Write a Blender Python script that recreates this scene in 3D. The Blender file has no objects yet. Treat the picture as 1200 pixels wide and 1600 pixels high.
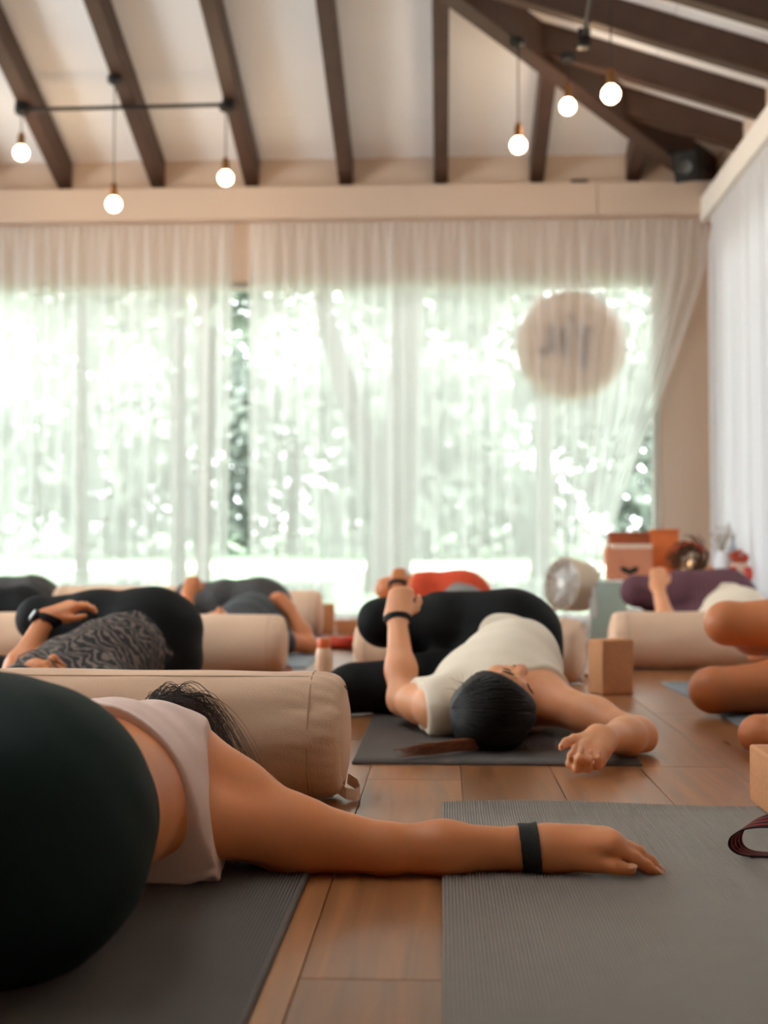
import bpy, bmesh, math, random
import numpy as np
from math import sin, cos, pi, radians
from mathutils import Vector, Matrix

S = bpy.context.scene
C = S.collection
random.seed(7)
RNG = np.random.default_rng(7)

# ------------------------------------------------------------------ camera, world, light, exposure
cam_data = bpy.data.cameras.new('camera')
cam = bpy.data.objects.new('camera', cam_data)
C.objects.link(cam)
cam.location = (0, 0, 0.45)
cam.rotation_euler = (radians(90) + math.atan(77 / 2000), 0, math.atan(90 / 2000))
cam_data.sensor_fit = 'VERTICAL'
cam_data.sensor_height = 24
cam_data.sensor_width = 18
cam_data.lens = 30
cam_data.clip_start = 0.02
cam_data.dof.use_dof = True
cam_data.dof.focus_distance = 2.1
cam_data.dof.aperture_fstop = 2.3
S.camera = cam

W = bpy.data.worlds.new('world')
S.world = W
W.use_nodes = True
wn = W.node_tree
bg = wn.nodes['Background']
bg.inputs['Color'].default_value = (0.94, 0.99, 1.0, 1)
bg.inputs['Strength'].default_value = 6.0

def sun(name, rot, strength, color, angle):
    d = bpy.data.lights.new(name, 'SUN')
    d.energy = strength; d.color = color; d.angle = angle
    o = bpy.data.objects.new(name, d); C.objects.link(o)
    o.rotation_euler = rot
    return o
sun('sun', (radians(-24), radians(10), 0), 4.5, (1, 0.96, 0.9), radians(2))

S.view_settings.view_transform = 'Standard'
S.view_settings.look = 'None'
S.view_settings.gamma = 1.0
S.view_settings.use_curve_mapping = False
S.view_settings.exposure = 0.82
cy = S.cycles
cy.use_denoising = True
cy.max_bounces = 10
cy.diffuse_bounces = 6
cy.transparent_max_bounces = 24
cy.sample_clamp_indirect = 8
cy.caustics_reflective = False
cy.caustics_refractive = False

# ------------------------------------------------------------------ materials
def lin(r, g, b):
    f = lambda c: ((c / 255 + 0.055) / 1.055) ** 2.4 if c / 255 > 0.04045 else c / 255 / 12.92
    return (f(r), f(g), f(b), 1)

def mat(name, rgb, rough=0.6, noise=0.0, scale=30, bump=0.0, bscale=200, sss=0.0, metal=0.0, spec=0.5, sheen=0.0, coat=0.0):
    m = bpy.data.materials.new(name); m.use_nodes = True
    nt = m.node_tree; n = nt.nodes; L = nt.links
    p = n['Principled BSDF']
    col = lin(*rgb)
    p.inputs['Base Color'].default_value = col
    p.inputs['Roughness'].default_value = rough
    p.inputs['Metallic'].default_value = metal
    p.inputs['Specular IOR Level'].default_value = spec
    p.inputs['Sheen Weight'].default_value = sheen
    p.inputs['Coat Weight'].default_value = coat
    tc = n.new('ShaderNodeTexCoord')
    if noise:
        t = n.new('ShaderNodeTexNoise'); t.inputs['Scale'].default_value = scale; t.inputs['Detail'].default_value = 5
        L.new(tc.outputs['Object'], t.inputs['Vector'])
        mx = n.new('ShaderNodeMix'); mx.data_type = 'RGBA'
        mx.inputs['A'].default_value = tuple(c * (1 - noise) for c in col[:3]) + (1,)
        mx.inputs['B'].default_value = tuple(min(1, c * (1 + noise)) for c in col[:3]) + (1,)
        L.new(t.outputs['Fac'], mx.inputs['Factor']); L.new(mx.outputs['Result'], p.inputs['Base Color'])
    if bump:
        t = n.new('ShaderNodeTexNoise'); t.inputs['Scale'].default_value = bscale; t.inputs['Detail'].default_value = 3
        L.new(tc.outputs['Object'], t.inputs['Vector'])
        b = n.new('ShaderNodeBump'); b.inputs['Strength'].default_value = bump; b.inputs['Distance'].default_value = 0.004
        L.new(t.outputs['Fac'], b.inputs['Height']); L.new(b.outputs['Normal'], p.inputs['Normal'])
    if sss:
        p.inputs['Subsurface Weight'].default_value = sss
        p.inputs['Subsurface Radius'].default_value = (0.012, 0.005, 0.003)
        p.inputs['Subsurface Scale'].default_value = 0.6
    return m

def emit_mat(name, rgb, strength):
    m = bpy.data.materials.new(name); m.use_nodes = True
    p = m.node_tree.nodes['Principled BSDF']
    p.inputs['Base Color'].default_value = lin(*rgb)
    p.inputs['Emission Color'].default_value = lin(*rgb)
    p.inputs['Emission Strength'].default_value = strength
    return m

def sheer_mat(name, rgb, see, face=0.6, through=0.5):
    """thin woven voile: more thread is crossed where the cloth turns edge-on"""
    m = bpy.data.materials.new(name); m.use_nodes = True
    nt = m.node_tree; n = nt.nodes; L = nt.links
    n.remove(n['Principled BSDF'])
    out = n['Material Output']
    tr = n.new('ShaderNodeBsdfTransparent'); tr.inputs['Color'].default_value = (1, 1, 1, 1)
    tl = n.new('ShaderNodeBsdfTranslucent'); tl.inputs['Color'].default_value = lin(*rgb)
    df = n.new('ShaderNodeBsdfDiffuse'); df.inputs['Color'].default_value = lin(*rgb)
    m1 = n.new('ShaderNodeMixShader'); m1.inputs['Fac'].default_value = through
    L.new(df.outputs[0], m1.inputs[1]); L.new(tl.outputs[0], m1.inputs[2])
    lw = n.new('ShaderNodeLayerWeight'); lw.inputs['Blend'].default_value = 0.3
    mp = n.new('ShaderNodeMapRange')
    mp.inputs['From Min'].default_value = 0.0; mp.inputs['From Max'].default_value = face
    mp.inputs['To Min'].default_value = 1 - see; mp.inputs['To Max'].default_value = min(1, 1 - see + 0.3)
    L.new(lw.outputs['Facing'], mp.inputs['Value'])
    m2 = n.new('ShaderNodeMixShader')
    L.new(mp.outputs['Result'], m2.inputs['Fac']); L.new(tr.outputs[0], m2.inputs[1]); L.new(m1.outputs[0], m2.inputs[2])
    L.new(m2.outputs[0], out.inputs['Surface'])
    return m

def glass_mat():
    m = bpy.data.materials.new('window_glass'); m.use_nodes = True
    nt = m.node_tree; n = nt.nodes; L = nt.links
    n.remove(n['Principled BSDF'])
    tr = n.new('ShaderNodeBsdfTransparent'); tr.inputs['Color'].default_value = (0.97, 0.975, 0.97, 1)
    gl = n.new('ShaderNodeBsdfGlossy'); gl.inputs['Roughness'].default_value = 0.02
    fr = n.new('ShaderNodeFresnel'); fr.inputs['IOR'].default_value = 1.3
    m2 = n.new('ShaderNodeMixShader')
    L.new(fr.outputs[0], m2.inputs['Fac']); L.new(tr.outputs[0], m2.inputs[1]); L.new(gl.outputs[0], m2.inputs[2])
    L.new(m2.outputs[0], n['Material Output'].inputs['Surface'])
    return m

def plank_mat():
    m = bpy.data.materials.new('oak_plank'); m.use_nodes = True
    nt = m.node_tree; n = nt.nodes; L = nt.links
    p = n['Principled BSDF']
    tc = n.new('ShaderNodeTexCoord'); oi = n.new('ShaderNodeObjectInfo')
    add = n.new('ShaderNodeVectorMath'); add.operation = 'ADD'
    mul = n.new('ShaderNodeVectorMath'); mul.operation = 'SCALE'; mul.inputs['Scale'].default_value = 40
    cb = n.new('ShaderNodeCombineXYZ')
    for k in 'XYZ': L.new(oi.outputs['Random'], cb.inputs[k])
    L.new(cb.outputs[0], mul.inputs[0])
    L.new(tc.outputs['Object'], add.inputs[0]); L.new(mul.outputs[0], add.inputs[1])
    mp = n.new('ShaderNodeMapping'); mp.inputs['Scale'].default_value = (38, 2.2, 10)
    L.new(add.outputs[0], mp.inputs['Vector'])
    t = n.new('ShaderNodeTexNoise'); t.inputs['Scale'].default_value = 1; t.inputs['Detail'].default_value = 6; t.inputs['Distortion'].default_value = 0.6
    L.new(mp.outputs[0], t.inputs['Vector'])
    cr = n.new('ShaderNodeValToRGB')
    cr.color_ramp.elements[0].position = 0.3; cr.color_ramp.elements[0].color = lin(118, 74, 44)
    cr.color_ramp.elements[1].position = 0.72; cr.color_ramp.elements[1].color = lin(164, 108, 66)
    L.new(t.outputs['Fac'], cr.inputs[0])
    hs = n.new('ShaderNodeHueSaturation')
    mr = n.new('ShaderNodeMapRange'); mr.inputs['To Min'].default_value = 0.82; mr.inputs['To Max'].default_value = 1.14
    L.new(oi.outputs['Random'], mr.inputs['Value']); L.new(mr.outputs[0], hs.inputs['Value'])
    L.new(cr.outputs[0], hs.inputs['Color']); L.new(hs.outputs[0], p.inputs['Base Color'])
    rr = n.new('ShaderNodeMapRange'); rr.inputs['To Min'].default_value = 0.24; rr.inputs['To Max'].default_value = 0.38
    L.new(t.outputs['Fac'], rr.inputs['Value']); L.new(rr.outputs[0], p.inputs['Roughness'])
    b = n.new('ShaderNodeBump'); b.inputs['Strength'].default_value = 0.12; b.inputs['Distance'].default_value = 0.001
    L.new(t.outputs['Fac'], b.inputs['Height']); L.new(b.outputs[0], p.inputs['Normal'])
    return m

def stripe_mat(name, a, b, scale, axis, rough=0.7, lo=0.45, hi=0.55, dist=0.0):
    """woven stripes / knitted pattern"""
    m = bpy.data.materials.new(name); m.use_nodes = True
    nt = m.node_tree; n = nt.nodes; L = nt.links
    p = n['Principled BSDF']; p.inputs['Roughness'].default_value = rough
    tc = n.new('ShaderNodeTexCoord')
    w = n.new('ShaderNodeTexWave'); w.bands_direction = axis; w.inputs['Scale'].default_value = scale
    w.inputs['Distortion'].default_value = dist; w.inputs['Detail'].default_value = 2
    L.new(tc.outputs['Object'], w.inputs['Vector'])
    cr = n.new('ShaderNodeValToRGB')
    cr.color_ramp.elements[0].position = lo; cr.color_ramp.elements[0].color = lin(*a)
    cr.color_ramp.elements[1].position = hi; cr.color_ramp.elements[1].color = lin(*b)
    L.new(w.outputs['Fac'], cr.inputs[0]); L.new(cr.outputs[0], p.inputs['Base Color'])
    return m

M = {}
M['wall'] = mat('warm_white_wall_paint', (208, 188, 170), 0.8, 0.03, 4)
M['ceiling'] = mat('off_white_ceiling_board', (247, 248, 249), 0.85, 0.02, 3)
M['joint'] = mat('dark_joint', (120, 108, 96), 0.9)
M['rafter'] = mat('dark_stained_timber', (70, 46, 34), 0.5, 0.35, 9, 0.15, 40)
M['white_trim'] = mat('white_painted_trim', (238, 232, 224), 0.6)
M['plank'] = plank_mat()
M['subfloor'] = mat('dark_subfloor', (52, 36, 26), 0.9)
M['glass'] = glass_mat()
M['frame'] = mat('window_frame_aluminium', (206, 204, 198), 0.5)
M['sheer'] = sheer_mat('sheer_voile', (243, 243, 243), 0.42, 0.7, 0.5)
M['frosted'] = sheer_mat('frosted_polycarbonate', (250, 250, 248), 0.05, 0.9, 0.8)  # only for the added panes along the ridge
M['drape'] = sheer_mat('heavier_white_voile', (206, 206, 208), 0.03, 0.9, 0.08)
M['black_metal'] = mat('black_metal', (22, 20, 20), 0.45)
M['brass'] = mat('aged_brass', (150, 104, 60), 0.35, metal=0.8)
M['bulb'] = emit_mat('warm_bulb', (255, 214, 170), 14)
M['skin_a'] = mat('skin_tan', (214, 134, 84), 0.48, 0.10, 14, 0.06, 260, sss=0.25)
M['skin_b'] = mat('skin_light', (226, 158, 114), 0.48, 0.10, 14, 0.05, 260, sss=0.25)
M['skin_c'] = mat('skin_brown', (202, 122, 74), 0.48, 0.10, 14, 0.05, 260, sss=0.25)
M['nail'] = mat('nail', (214, 150, 116), 0.5, sss=0.2)
M['lips'] = mat('lips', (176, 92, 80), 0.4)
M['lash'] = mat('dark_lashes', (30, 20, 18), 0.7)
M['green_leggings'] = mat('dark_green_jersey', (16, 34, 33), 0.75, 0.15, 60, 0.12, 900, spec=0.2)
M['black_leggings'] = mat('black_jersey', (15, 15, 17), 0.75, 0.15, 60, 0.12, 900, spec=0.2)
M['pink_top'] = mat('pale_pink_jersey', (226, 196, 184), 0.8, 0.04, 20, 0.1, 900)
M['white_top'] = mat('ivory_jersey', (232, 218, 198), 0.8, 0.04, 20, 0.1, 900)
M['black_hair'] = mat('black_hair', (11, 9, 9), 0.5, 0.4, 120, spec=0.3)
M['brown_hair'] = mat('brown_hair_tips', (128, 76, 46), 0.45, 0.4, 60)
M['dark_hair'] = mat('dark_brown_hair', (52, 34, 26), 0.45, 0.3, 60)
M['canvas'] = mat('natural_canvas', (222, 186, 158), 0.9, 0.05, 8, 0.35, 420)
M['canvas_seam'] = mat('canvas_seam', (186, 156, 128), 0.9, 0.05, 20)
M['mat_grey'] = mat('grey_foam_mat', (128, 118, 111), 0.5, 0.10, 24, 0.12, 700)
M['mat_dark'] = mat('dark_grey_foam_mat', (88, 80, 76), 0.66, 0.10, 24, 0.12, 700)
M['mat_blue'] = mat('blue_grey_foam_mat', (116, 124, 132), 0.6, 0.08, 24, 0.12, 700)
M['cork'] = mat('cork', (196, 136, 92), 0.85, 0.22, 120, 0.2, 160)
M['rubber'] = mat('black_rubber', (20, 20, 21), 0.65, spec=0.3)
M['woven_band'] = mat('woven_black_band', (30, 32, 32), 0.8, 0.5, 300, 0.6, 420)
M['watch_glass'] = mat('watch_glass', (20, 24, 30), 0.12, coat=0.5)
M['strap'] = stripe_mat('striped_cotton_strap', (34, 16, 20), (170, 44, 44), 42, 'Y', 0.85, 0.78, 0.86)
M['orange_plastic'] = mat('orange_plastic', (232, 108, 58), 0.4)
M['bottle'] = mat('peach_bottle', (238, 196, 160), 0.35)
M['red_cloth'] = mat('red_cloth', (206, 66, 48), 0.9)
M['teal'] = mat('teal_plastic', (52, 84, 96), 0.6)
M['white_plastic'] = mat('white_plastic', (232, 230, 226), 0.4)
M['beige_plastic'] = mat('beige_plastic', (206, 184, 158), 0.5)
M['mirror'] = mat('mirror', (214, 232, 224), 0.08, metal=1.0)
M['orange_board'] = mat('orange_stained_board', (206, 104, 46), 0.6, 0.25, 14)
M['dark_orange'] = mat('dark_orange_wood', (160, 76, 38), 0.6, 0.25, 14)
M['paper'] = mat('terracotta_paper', (214, 140, 108), 0.85, 0.06, 10)
M['paper_light'] = mat('cream_paper', (236, 212, 188), 0.85)
M['wreath'] = mat('dried_wreath_twigs', (92, 54, 30), 0.85, 0.4, 60)
M['candle'] = emit_mat('candle_flame', (255, 206, 150), 4)
M['copper'] = mat('copper', (216, 140, 92), 0.35, metal=0.6)
M['ceramic'] = mat('white_ceramic', (234, 236, 240), 0.35)
M['twig'] = mat('dry_twigs', (166, 150, 132), 0.9)
M['red_glass'] = mat('red_glass', (200, 52, 38), 0.2, coat=0.4)
M['flower'] = mat('red_flowers', (186, 74, 48), 0.8, 0.4, 80)
M['grey_glass'] = mat('grey_bottle', (150, 160, 168), 0.3)
M['table'] = mat('pale_table', (226, 224, 220), 0.5)
M['table_grey'] = mat('grey_step', (120, 132, 138), 0.5)
M['sign'] = mat('linen_sign', (224, 196, 170), 0.85, 0.04, 6)
M['letter'] = mat('brown_letters', (58, 28, 16), 0.8)
M['bark'] = mat('bark', (58, 52, 47), 0.95, 0.35, 6, 0.5, 12)
M['grass'] = mat('sunny_grass', (118, 146, 112), 0.95, 0.3, 2)
M['path'] = mat('pale_path', (226, 220, 204), 0.95, 0.06, 3)
M['grey_leggings'] = mat('marled_grey_jersey', (72, 70, 70), 0.85, 0.45, 60)
M['slate_top'] = mat('slate_jersey', (62, 66, 70), 0.85, 0.1, 20)
M['orange_shorts'] = mat('orange_shorts', (214, 76, 40), 0.85, 0.1, 20)
M['grey_top'] = mat('grey_jersey', (120, 118, 116), 0.85, 0.1, 20)
M['purple_leggings'] = stripe_mat('purple_ribbed_leggings', (84, 50, 62), (112, 72, 82), 16, 'X', 0.85, 0.2, 0.8)
M['grey_shorts'] = mat('charcoal_shorts', (48, 48, 50), 0.85, 0.1, 20)
M['print_tee'] = stripe_mat('black_tee_with_faded_print', (24, 23, 25), (112, 96, 88), 15, 'DIAGONAL', 0.85, 0.55, 0.85, 16)

def leaf_mat():
    m = bpy.data.materials.new('leaf'); m.use_nodes = True
    nt = m.node_tree; n = nt.nodes; L = nt.links
    n.remove(n['Principled BSDF'])
    d = n.new('ShaderNodeBsdfDiffuse'); t = n.new('ShaderNodeBsdfTranslucent'); g = n.new('ShaderNodeMixShader')
    tc = n.new('ShaderNodeTexCoord'); ns = n.new('ShaderNodeTexNoise'); ns.inputs['Scale'].default_value = 1.3
    cr = n.new('ShaderNodeValToRGB')
    cr.color_ramp.elements[0].position = 0.35; cr.color_ramp.elements[0].color = lin(108, 115, 108)
    cr.color_ramp.elements[1].position = 0.7; cr.color_ramp.elements[1].color = lin(156, 163, 155)
    L.new(tc.outputs['Object'], ns.inputs['Vector']); L.new(ns.outputs['Fac'], cr.inputs[0])
    L.new(cr.outputs[0], d.inputs['Color']); L.new(cr.outputs[0], t.inputs['Color'])
    g.inputs['Fac'].default_value = 0.5
    L.new(d.outputs[0], g.inputs[1]); L.new(t.outputs[0], g.inputs[2])
    L.new(g.outputs[0], n['Material Output'].inputs['Surface'])
    return m
M['leaf'] = leaf_mat()

# ------------------------------------------------------------------ object helpers
def link_mesh(name, me, m, parent=None, smooth=False):
    o = bpy.data.objects.new(name, me); C.objects.link(o)
    if m is not None and len(me.materials) == 0: me.materials.append(m)
    if smooth: me.polygons.foreach_set('use_smooth', np.ones(len(me.polygons), dtype=bool))
    if parent is not None: o.parent = parent
    return o

def from_np(name, V, F, m, parent=None, smooth=True):
    V = np.asarray(V, dtype=np.float32); F = np.asarray(F, dtype=np.int32)
    me = bpy.data.meshes.new(name)
    k = F.shape[1]
    me.vertices.add(len(V)); me.vertices.foreach_set('co', V.ravel())
    me.loops.add(F.size); me.loops.foreach_set('vertex_index', F.ravel())
    me.polygons.add(len(F)); me.polygons.foreach_set('loop_start', np.arange(0, F.size, k, dtype=np.int32))
    me.update(calc_edges=True)
    return link_mesh(name, me, m, parent, smooth)

def tag(o, label, cat, group=None, kind=None):
    o['label'] = label; o['category'] = cat
    if group: o['group'] = group
    if kind: o['kind'] = kind
    return o

def structure(o):
    o['kind'] = 'structure'; return o

def empty(name, loc=(0, 0, 0), rz=0):
    o = bpy.data.objects.new(name, None); C.objects.link(o)
    o.location = loc; o.rotation_euler = (0, 0, rz)
    o.empty_display_size = 0.1
    return o

class MB:
    """collects boxes, tubes and lathes into one mesh object"""
    def __init__(s): s.b = bmesh.new()
    def box(s, lo, hi, bev=0.0, mtx=None):
        r = bmesh.ops.create_cube(s.b, size=1)
        vs = r['verts']
        c = [(a + b) / 2 for a, b in zip(lo, hi)]; d = [b - a for a, b in zip(lo, hi)]
        for v in vs: v.co = Vector((c[0] + v.co.x * d[0], c[1] + v.co.y * d[1], c[2] + v.co.z * d[2]))
        if bev:
            es = list({e for v in vs for e in v.link_edges})
            r2 = bmesh.ops.bevel(s.b, geom=es, offset=bev, segments=3, affect='EDGES', profile=0.6)
            vs = list({v for f in r2['faces'] for v in f.verts} | {v for v in vs if v.is_valid})
        if mtx is not None:
            for v in vs: v.co = mtx @ v.co
        return s
    def tube(s, pts, r, seg=10, cap=True):
        pts = [Vector(p) for p in pts]
        rs = r if hasattr(r, '__len__') else [r] * len(pts)
        rings = []
        for i, p in enumerate(pts):
            t = (pts[min(i + 1, len(pts) - 1)] - pts[max(i - 1, 0)]).normalized()
            a = t.orthogonal().normalized() if i == 0 else (a - t * a.dot(t)).normalized()
            bb = t.cross(a)
            rings.append([s.b.verts.new(p + (a * cos(2 * pi * k / seg) + bb * sin(2 * pi * k / seg)) * rs[i]) for k in range(seg)])
        for i in range(len(rings) - 1):
            for k in range(seg):
                s.b.faces.new((rings[i][k], rings[i][(k + 1) % seg], rings[i + 1][(k + 1) % seg], rings[i + 1][k]))
        if cap:
            s.b.faces.new(rings[0][::-1]); s.b.faces.new(rings[-1])
        return s
    def lathe(s, prof, seg=32, mtx=None, cap=True):
        """prof: (radius, height) pairs round the z axis"""
        rings = []
        for r, z in prof:
            if r < 1e-5: rings.append([s.b.verts.new((0, 0, z))])
            else: rings.append([s.b.verts.new((r * cos(2 * pi * k / seg), r * sin(2 * pi * k / seg), z)) for k in range(seg)])
        for A, B in zip(rings, rings[1:]):
            for k in range(seg):
                k2 = (k + 1) % seg
                if len(A) == 1 and len(B) == 1: continue
                if len(A) == 1: s.b.faces.new((A[0], B[k2], B[k]))
                elif len(B) == 1: s.b.faces.new((A[k], A[k2], B[0]))
                else: s.b.faces.new((A[k], A[k2], B[k2], B[k]))
        if cap:
            if len(rings[0]) > 1: s.b.faces.new(rings[0][::-1])
            if len(rings[-1]) > 1: s.b.faces.new(rings[-1])
        if mtx is not None:
            for R in rings:
                for v in R: v.co = mtx @ v.co
        return s
    def sphere(s, c, r, seg=16, sc=(1, 1, 1)):
        rr = bmesh.ops.create_uvsphere(s.b, u_segments=seg, v_segments=max(6, seg // 2 + 2), radius=r)
        for v in rr['verts']: v.co = Vector((v.co.x * sc[0], v.co.y * sc[1], v.co.z * sc[2])) + Vector(c)
        return s
    def build(s, name, m, parent=None, smooth=False):
        bmesh.ops.recalc_face_normals(s.b, faces=s.b.faces)
        me = bpy.data.meshes.new(name); s.b.to_mesh(me); s.b.free()
        o = link_mesh(name, me, m, parent, smooth)
        if smooth:
            try: me.set_sharp_from_angle(angle=radians(40))
            except Exception: pass
        return o

# ------------------------------------------------------------------ signed distance modelling (for bodies, hair and clothes)
def A3(p): return np.array(p, dtype=np.float64)
def cone(a, b, ra, rb):
    a, b = A3(a), A3(b); ab = b - a; L2 = float(ab @ ab) + 1e-12
    def f(P):
        t = np.clip(((P - a) @ ab) / L2, 0, 1)
        return np.linalg.norm(P - a - t[:, None] * ab, axis=1) - (ra + (rb - ra) * t)
    f.box = (np.minimum(a - ra, b - rb), np.maximum(a + ra, b + rb)); return f
def basis(zaxis, xhint):
    z = A3(zaxis); z = z / np.linalg.norm(z); x = A3(xhint); x = x - z * (x @ z); x /= np.linalg.norm(x)
    return np.stack([x, np.cross(z, x), z])
def ell(c, r, R=None):
    c, r = A3(c), A3(r); R = np.eye(3) if R is None else R
    def f(P):
        q = (P - c) @ R.T
        k0 = np.linalg.norm(q / r, axis=1); k1 = np.linalg.norm(q / (r * r), axis=1) + 1e-9
        return k0 * (k0 - 1) / k1
    m = r.max(); f.box = (c - m, c + m); return f
CULL = None
def smin(a, b, k):
    h = np.maximum(k - np.abs(a - b), 0) / k
    return np.minimum(a, b) - h * h * k * 0.25
def smax(a, b, k): return -smin(-a, -b, k)
def union(prims):
    """prims: (function, blend) in order"""
    def f(P):
        d = None
        for g, k in prims:
            if CULL is not None and (np.maximum(g.box[0] - CULL[1], CULL[0] - g.box[1]).max() > 0.10): continue
            v = g(P)
            d = v if d is None else smin(d, v, k)
        return np.full(len(P), 0.2) if d is None else d
    f.box = (np.min([p[0].box[0] for p in prims], axis=0), np.max([p[0].box[1] for p in prims], axis=0))
    return f
def offset(g, t):
    f = lambda P: g(P) - t
    f.box = (g.box[0] - t, g.box[1] + t); return f
def cut(g, planes, k=0.006):
    """keep the side where (P - p).n < 0"""
    pl = [(A3(p), A3(n) / np.linalg.norm(n)) for p, n in planes]
    def f(P):
        d = g(P)
        for p, n in pl: d = smax(d, (P - p) @ n, k)
        return d
    f.box = g.box; return f
def wear(body, t, plane, keep, k=0.005, reach=0.03):
    """cloth t thick over body, on the far side of plane or close to the parts in keep"""
    p, n = A3(plane[0]), unit(plane[1])
    def f(P):
        return smax(body(P) - t, np.minimum((P - p) @ n, keep(P) - reach), k)
    f.box = (body.box[0] - t, body.box[1] + t); return f
def shift(g, v):
    v = A3(v); f = lambda P: g(P - v); f.box = (g.box[0] + v, g.box[1] + v); return f
def wrinkle(g, amp, fr, d=(1, 0, 0), e=(0, 0, 1)):
    d, e = A3(d), A3(e)
    def f(P):
        u = P @ d; w = P @ e
        return g(P) + amp * (np.sin(fr * u + 2.3 * np.sin(fr * 0.31 * w)) + 0.6 * np.sin(fr * 1.7 * u + 1.9 + 3 * np.sin(fr * 0.23 * w + 1)))
    f.box = (g.box[0] - amp * 2, g.box[1] + amp * 2); return f

def surface_net(f, h, pad=0.02, box=None, floor_z=None):
    lo, hi = (f.box if box is None else (A3(box[0]), A3(box[1])))
    lo = lo - pad; hi = hi + pad
    n = (np.ceil((hi - lo) / h / 4).astype(int) + 1)
    cx, cyy, cz = [lo[a] + (np.arange(n[a]) * 4 + 1.5) * h for a in range(3)]
    G = np.stack(np.meshgrid(cx, cyy, cz, indexing='ij'), -1).reshape(-1, 3)
    d = f(G)
    D = np.repeat(np.repeat(np.repeat(d.reshape(n).astype(np.float32), 4, 0), 4, 1), 4, 2)
    act = np.where(np.abs(d) < 7.5 * h)[0]
    bi = np.stack(np.unravel_index(act, n), -1) * 4
    off = np.stack(np.meshgrid(range(4), range(4), range(4), indexing='ij'), -1).reshape(-1, 3)
    fi = (bi[:, None, :] + off[None]).reshape(-1, 3)
    global CULL
    for s in range(0, len(fi), 8192):
        q = fi[s:s + 8192]; pts = lo + q * h
        CULL = (pts.min(0), pts.max(0))
        D[q[:, 0], q[:, 1], q[:, 2]] = f(pts)
    CULL = None
    I = (D < 0)
    cnt = np.zeros(tuple(np.array(D.shape) - 1), dtype=np.int8)
    for dx in (0, 1):
        for dy in (0, 1):
            for dz in (0, 1):
                cnt += I[dx:D.shape[0] - 1 + dx, dy:D.shape[1] - 1 + dy, dz:D.shape[2] - 1 + dz]
    cells = np.stack(np.where((cnt > 0) & (cnt < 8)), -1)
    cid = np.full(cnt.shape, -1, dtype=np.int32)
    cid[cells[:, 0], cells[:, 1], cells[:, 2]] = np.arange(len(cells))
    acc = np.zeros((len(cells), 3)); num = np.zeros(len(cells))
    cor = [(x, y, z) for x in (0, 1) for y in (0, 1) for z in (0, 1)]
    for a in cor:
        for ax in range(3):
            if a[ax]: continue
            b = list(a); b[ax] = 1
            i, j = cells + a, cells + b
            d0 = D[i[:, 0], i[:, 1], i[:, 2]]; d1 = D[j[:, 0], j[:, 1], j[:, 2]]
            x = (d0 < 0) != (d1 < 0)
            t = np.where(x, d0 / np.where(x, d0 - d1, 1), 0)
            p = np.array(a, dtype=float)[None].repeat(len(cells), 0); p[:, ax] += t
            acc[x] += p[x]; num += x
    V = lo + (cells + acc / num[:, None]) * h
    F = []
    for ax in range(3):
        u, v = [(1, 2), (2, 0), (0, 1)][ax]
        sl0 = [slice(None)] * 3; sl1 = [slice(None)] * 3
        sl0[ax] = slice(0, -1); sl1[ax] = slice(1, None)
        e0, e1 = I[tuple(sl0)], I[tuple(sl1)]
        w = np.stack(np.where(e0 != e1), -1)
        ok = (w[:, u] > 0) & (w[:, v] > 0) & (w[:, u] < cid.shape[u]) & (w[:, v] < cid.shape[v])
        w = w[ok]
        du = np.zeros(3, int); du[u] = 1; dv = np.zeros(3, int); dv[v] = 1
        q = [cid[tuple((w - s).T)] for s in (du * 0, du, du + dv, dv)]
        q = np.stack(q, -1)
        flip = ~e0[tuple(w.T)]
        q[flip] = q[flip][:, ::-1]
        F.append(q)
    F = np.concatenate(F); F = F[(F >= 0).all(1)]
    # one light relaxation pass
    nb = np.zeros_like(V); nn = np.zeros(len(V))
    for k in range(4):
        a, b = F[:, k], F[:, (k + 1) % 4]
        for c in range(3):
            nb[:, c] += np.bincount(a, V[b, c], len(V)) + np.bincount(b, V[a, c], len(V))
        nn += np.bincount(a, minlength=len(V)) + np.bincount(b, minlength=len(V))
    V = V * 0.6 + 0.4 * nb / np.maximum(nn, 1)[:, None]
    if floor_z is not None: V[:, 2] = np.maximum(V[:, 2], floor_z)
    return V, F

def sdf_obj(name, f, h, m, parent=None, floor_z=None, box=None):
    V, F = surface_net(f, h, floor_z=floor_z, box=box)
    return from_np(name, V, F, m, parent, True)

def unit(v): v = A3(v); return v / np.linalg.norm(v)

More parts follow.
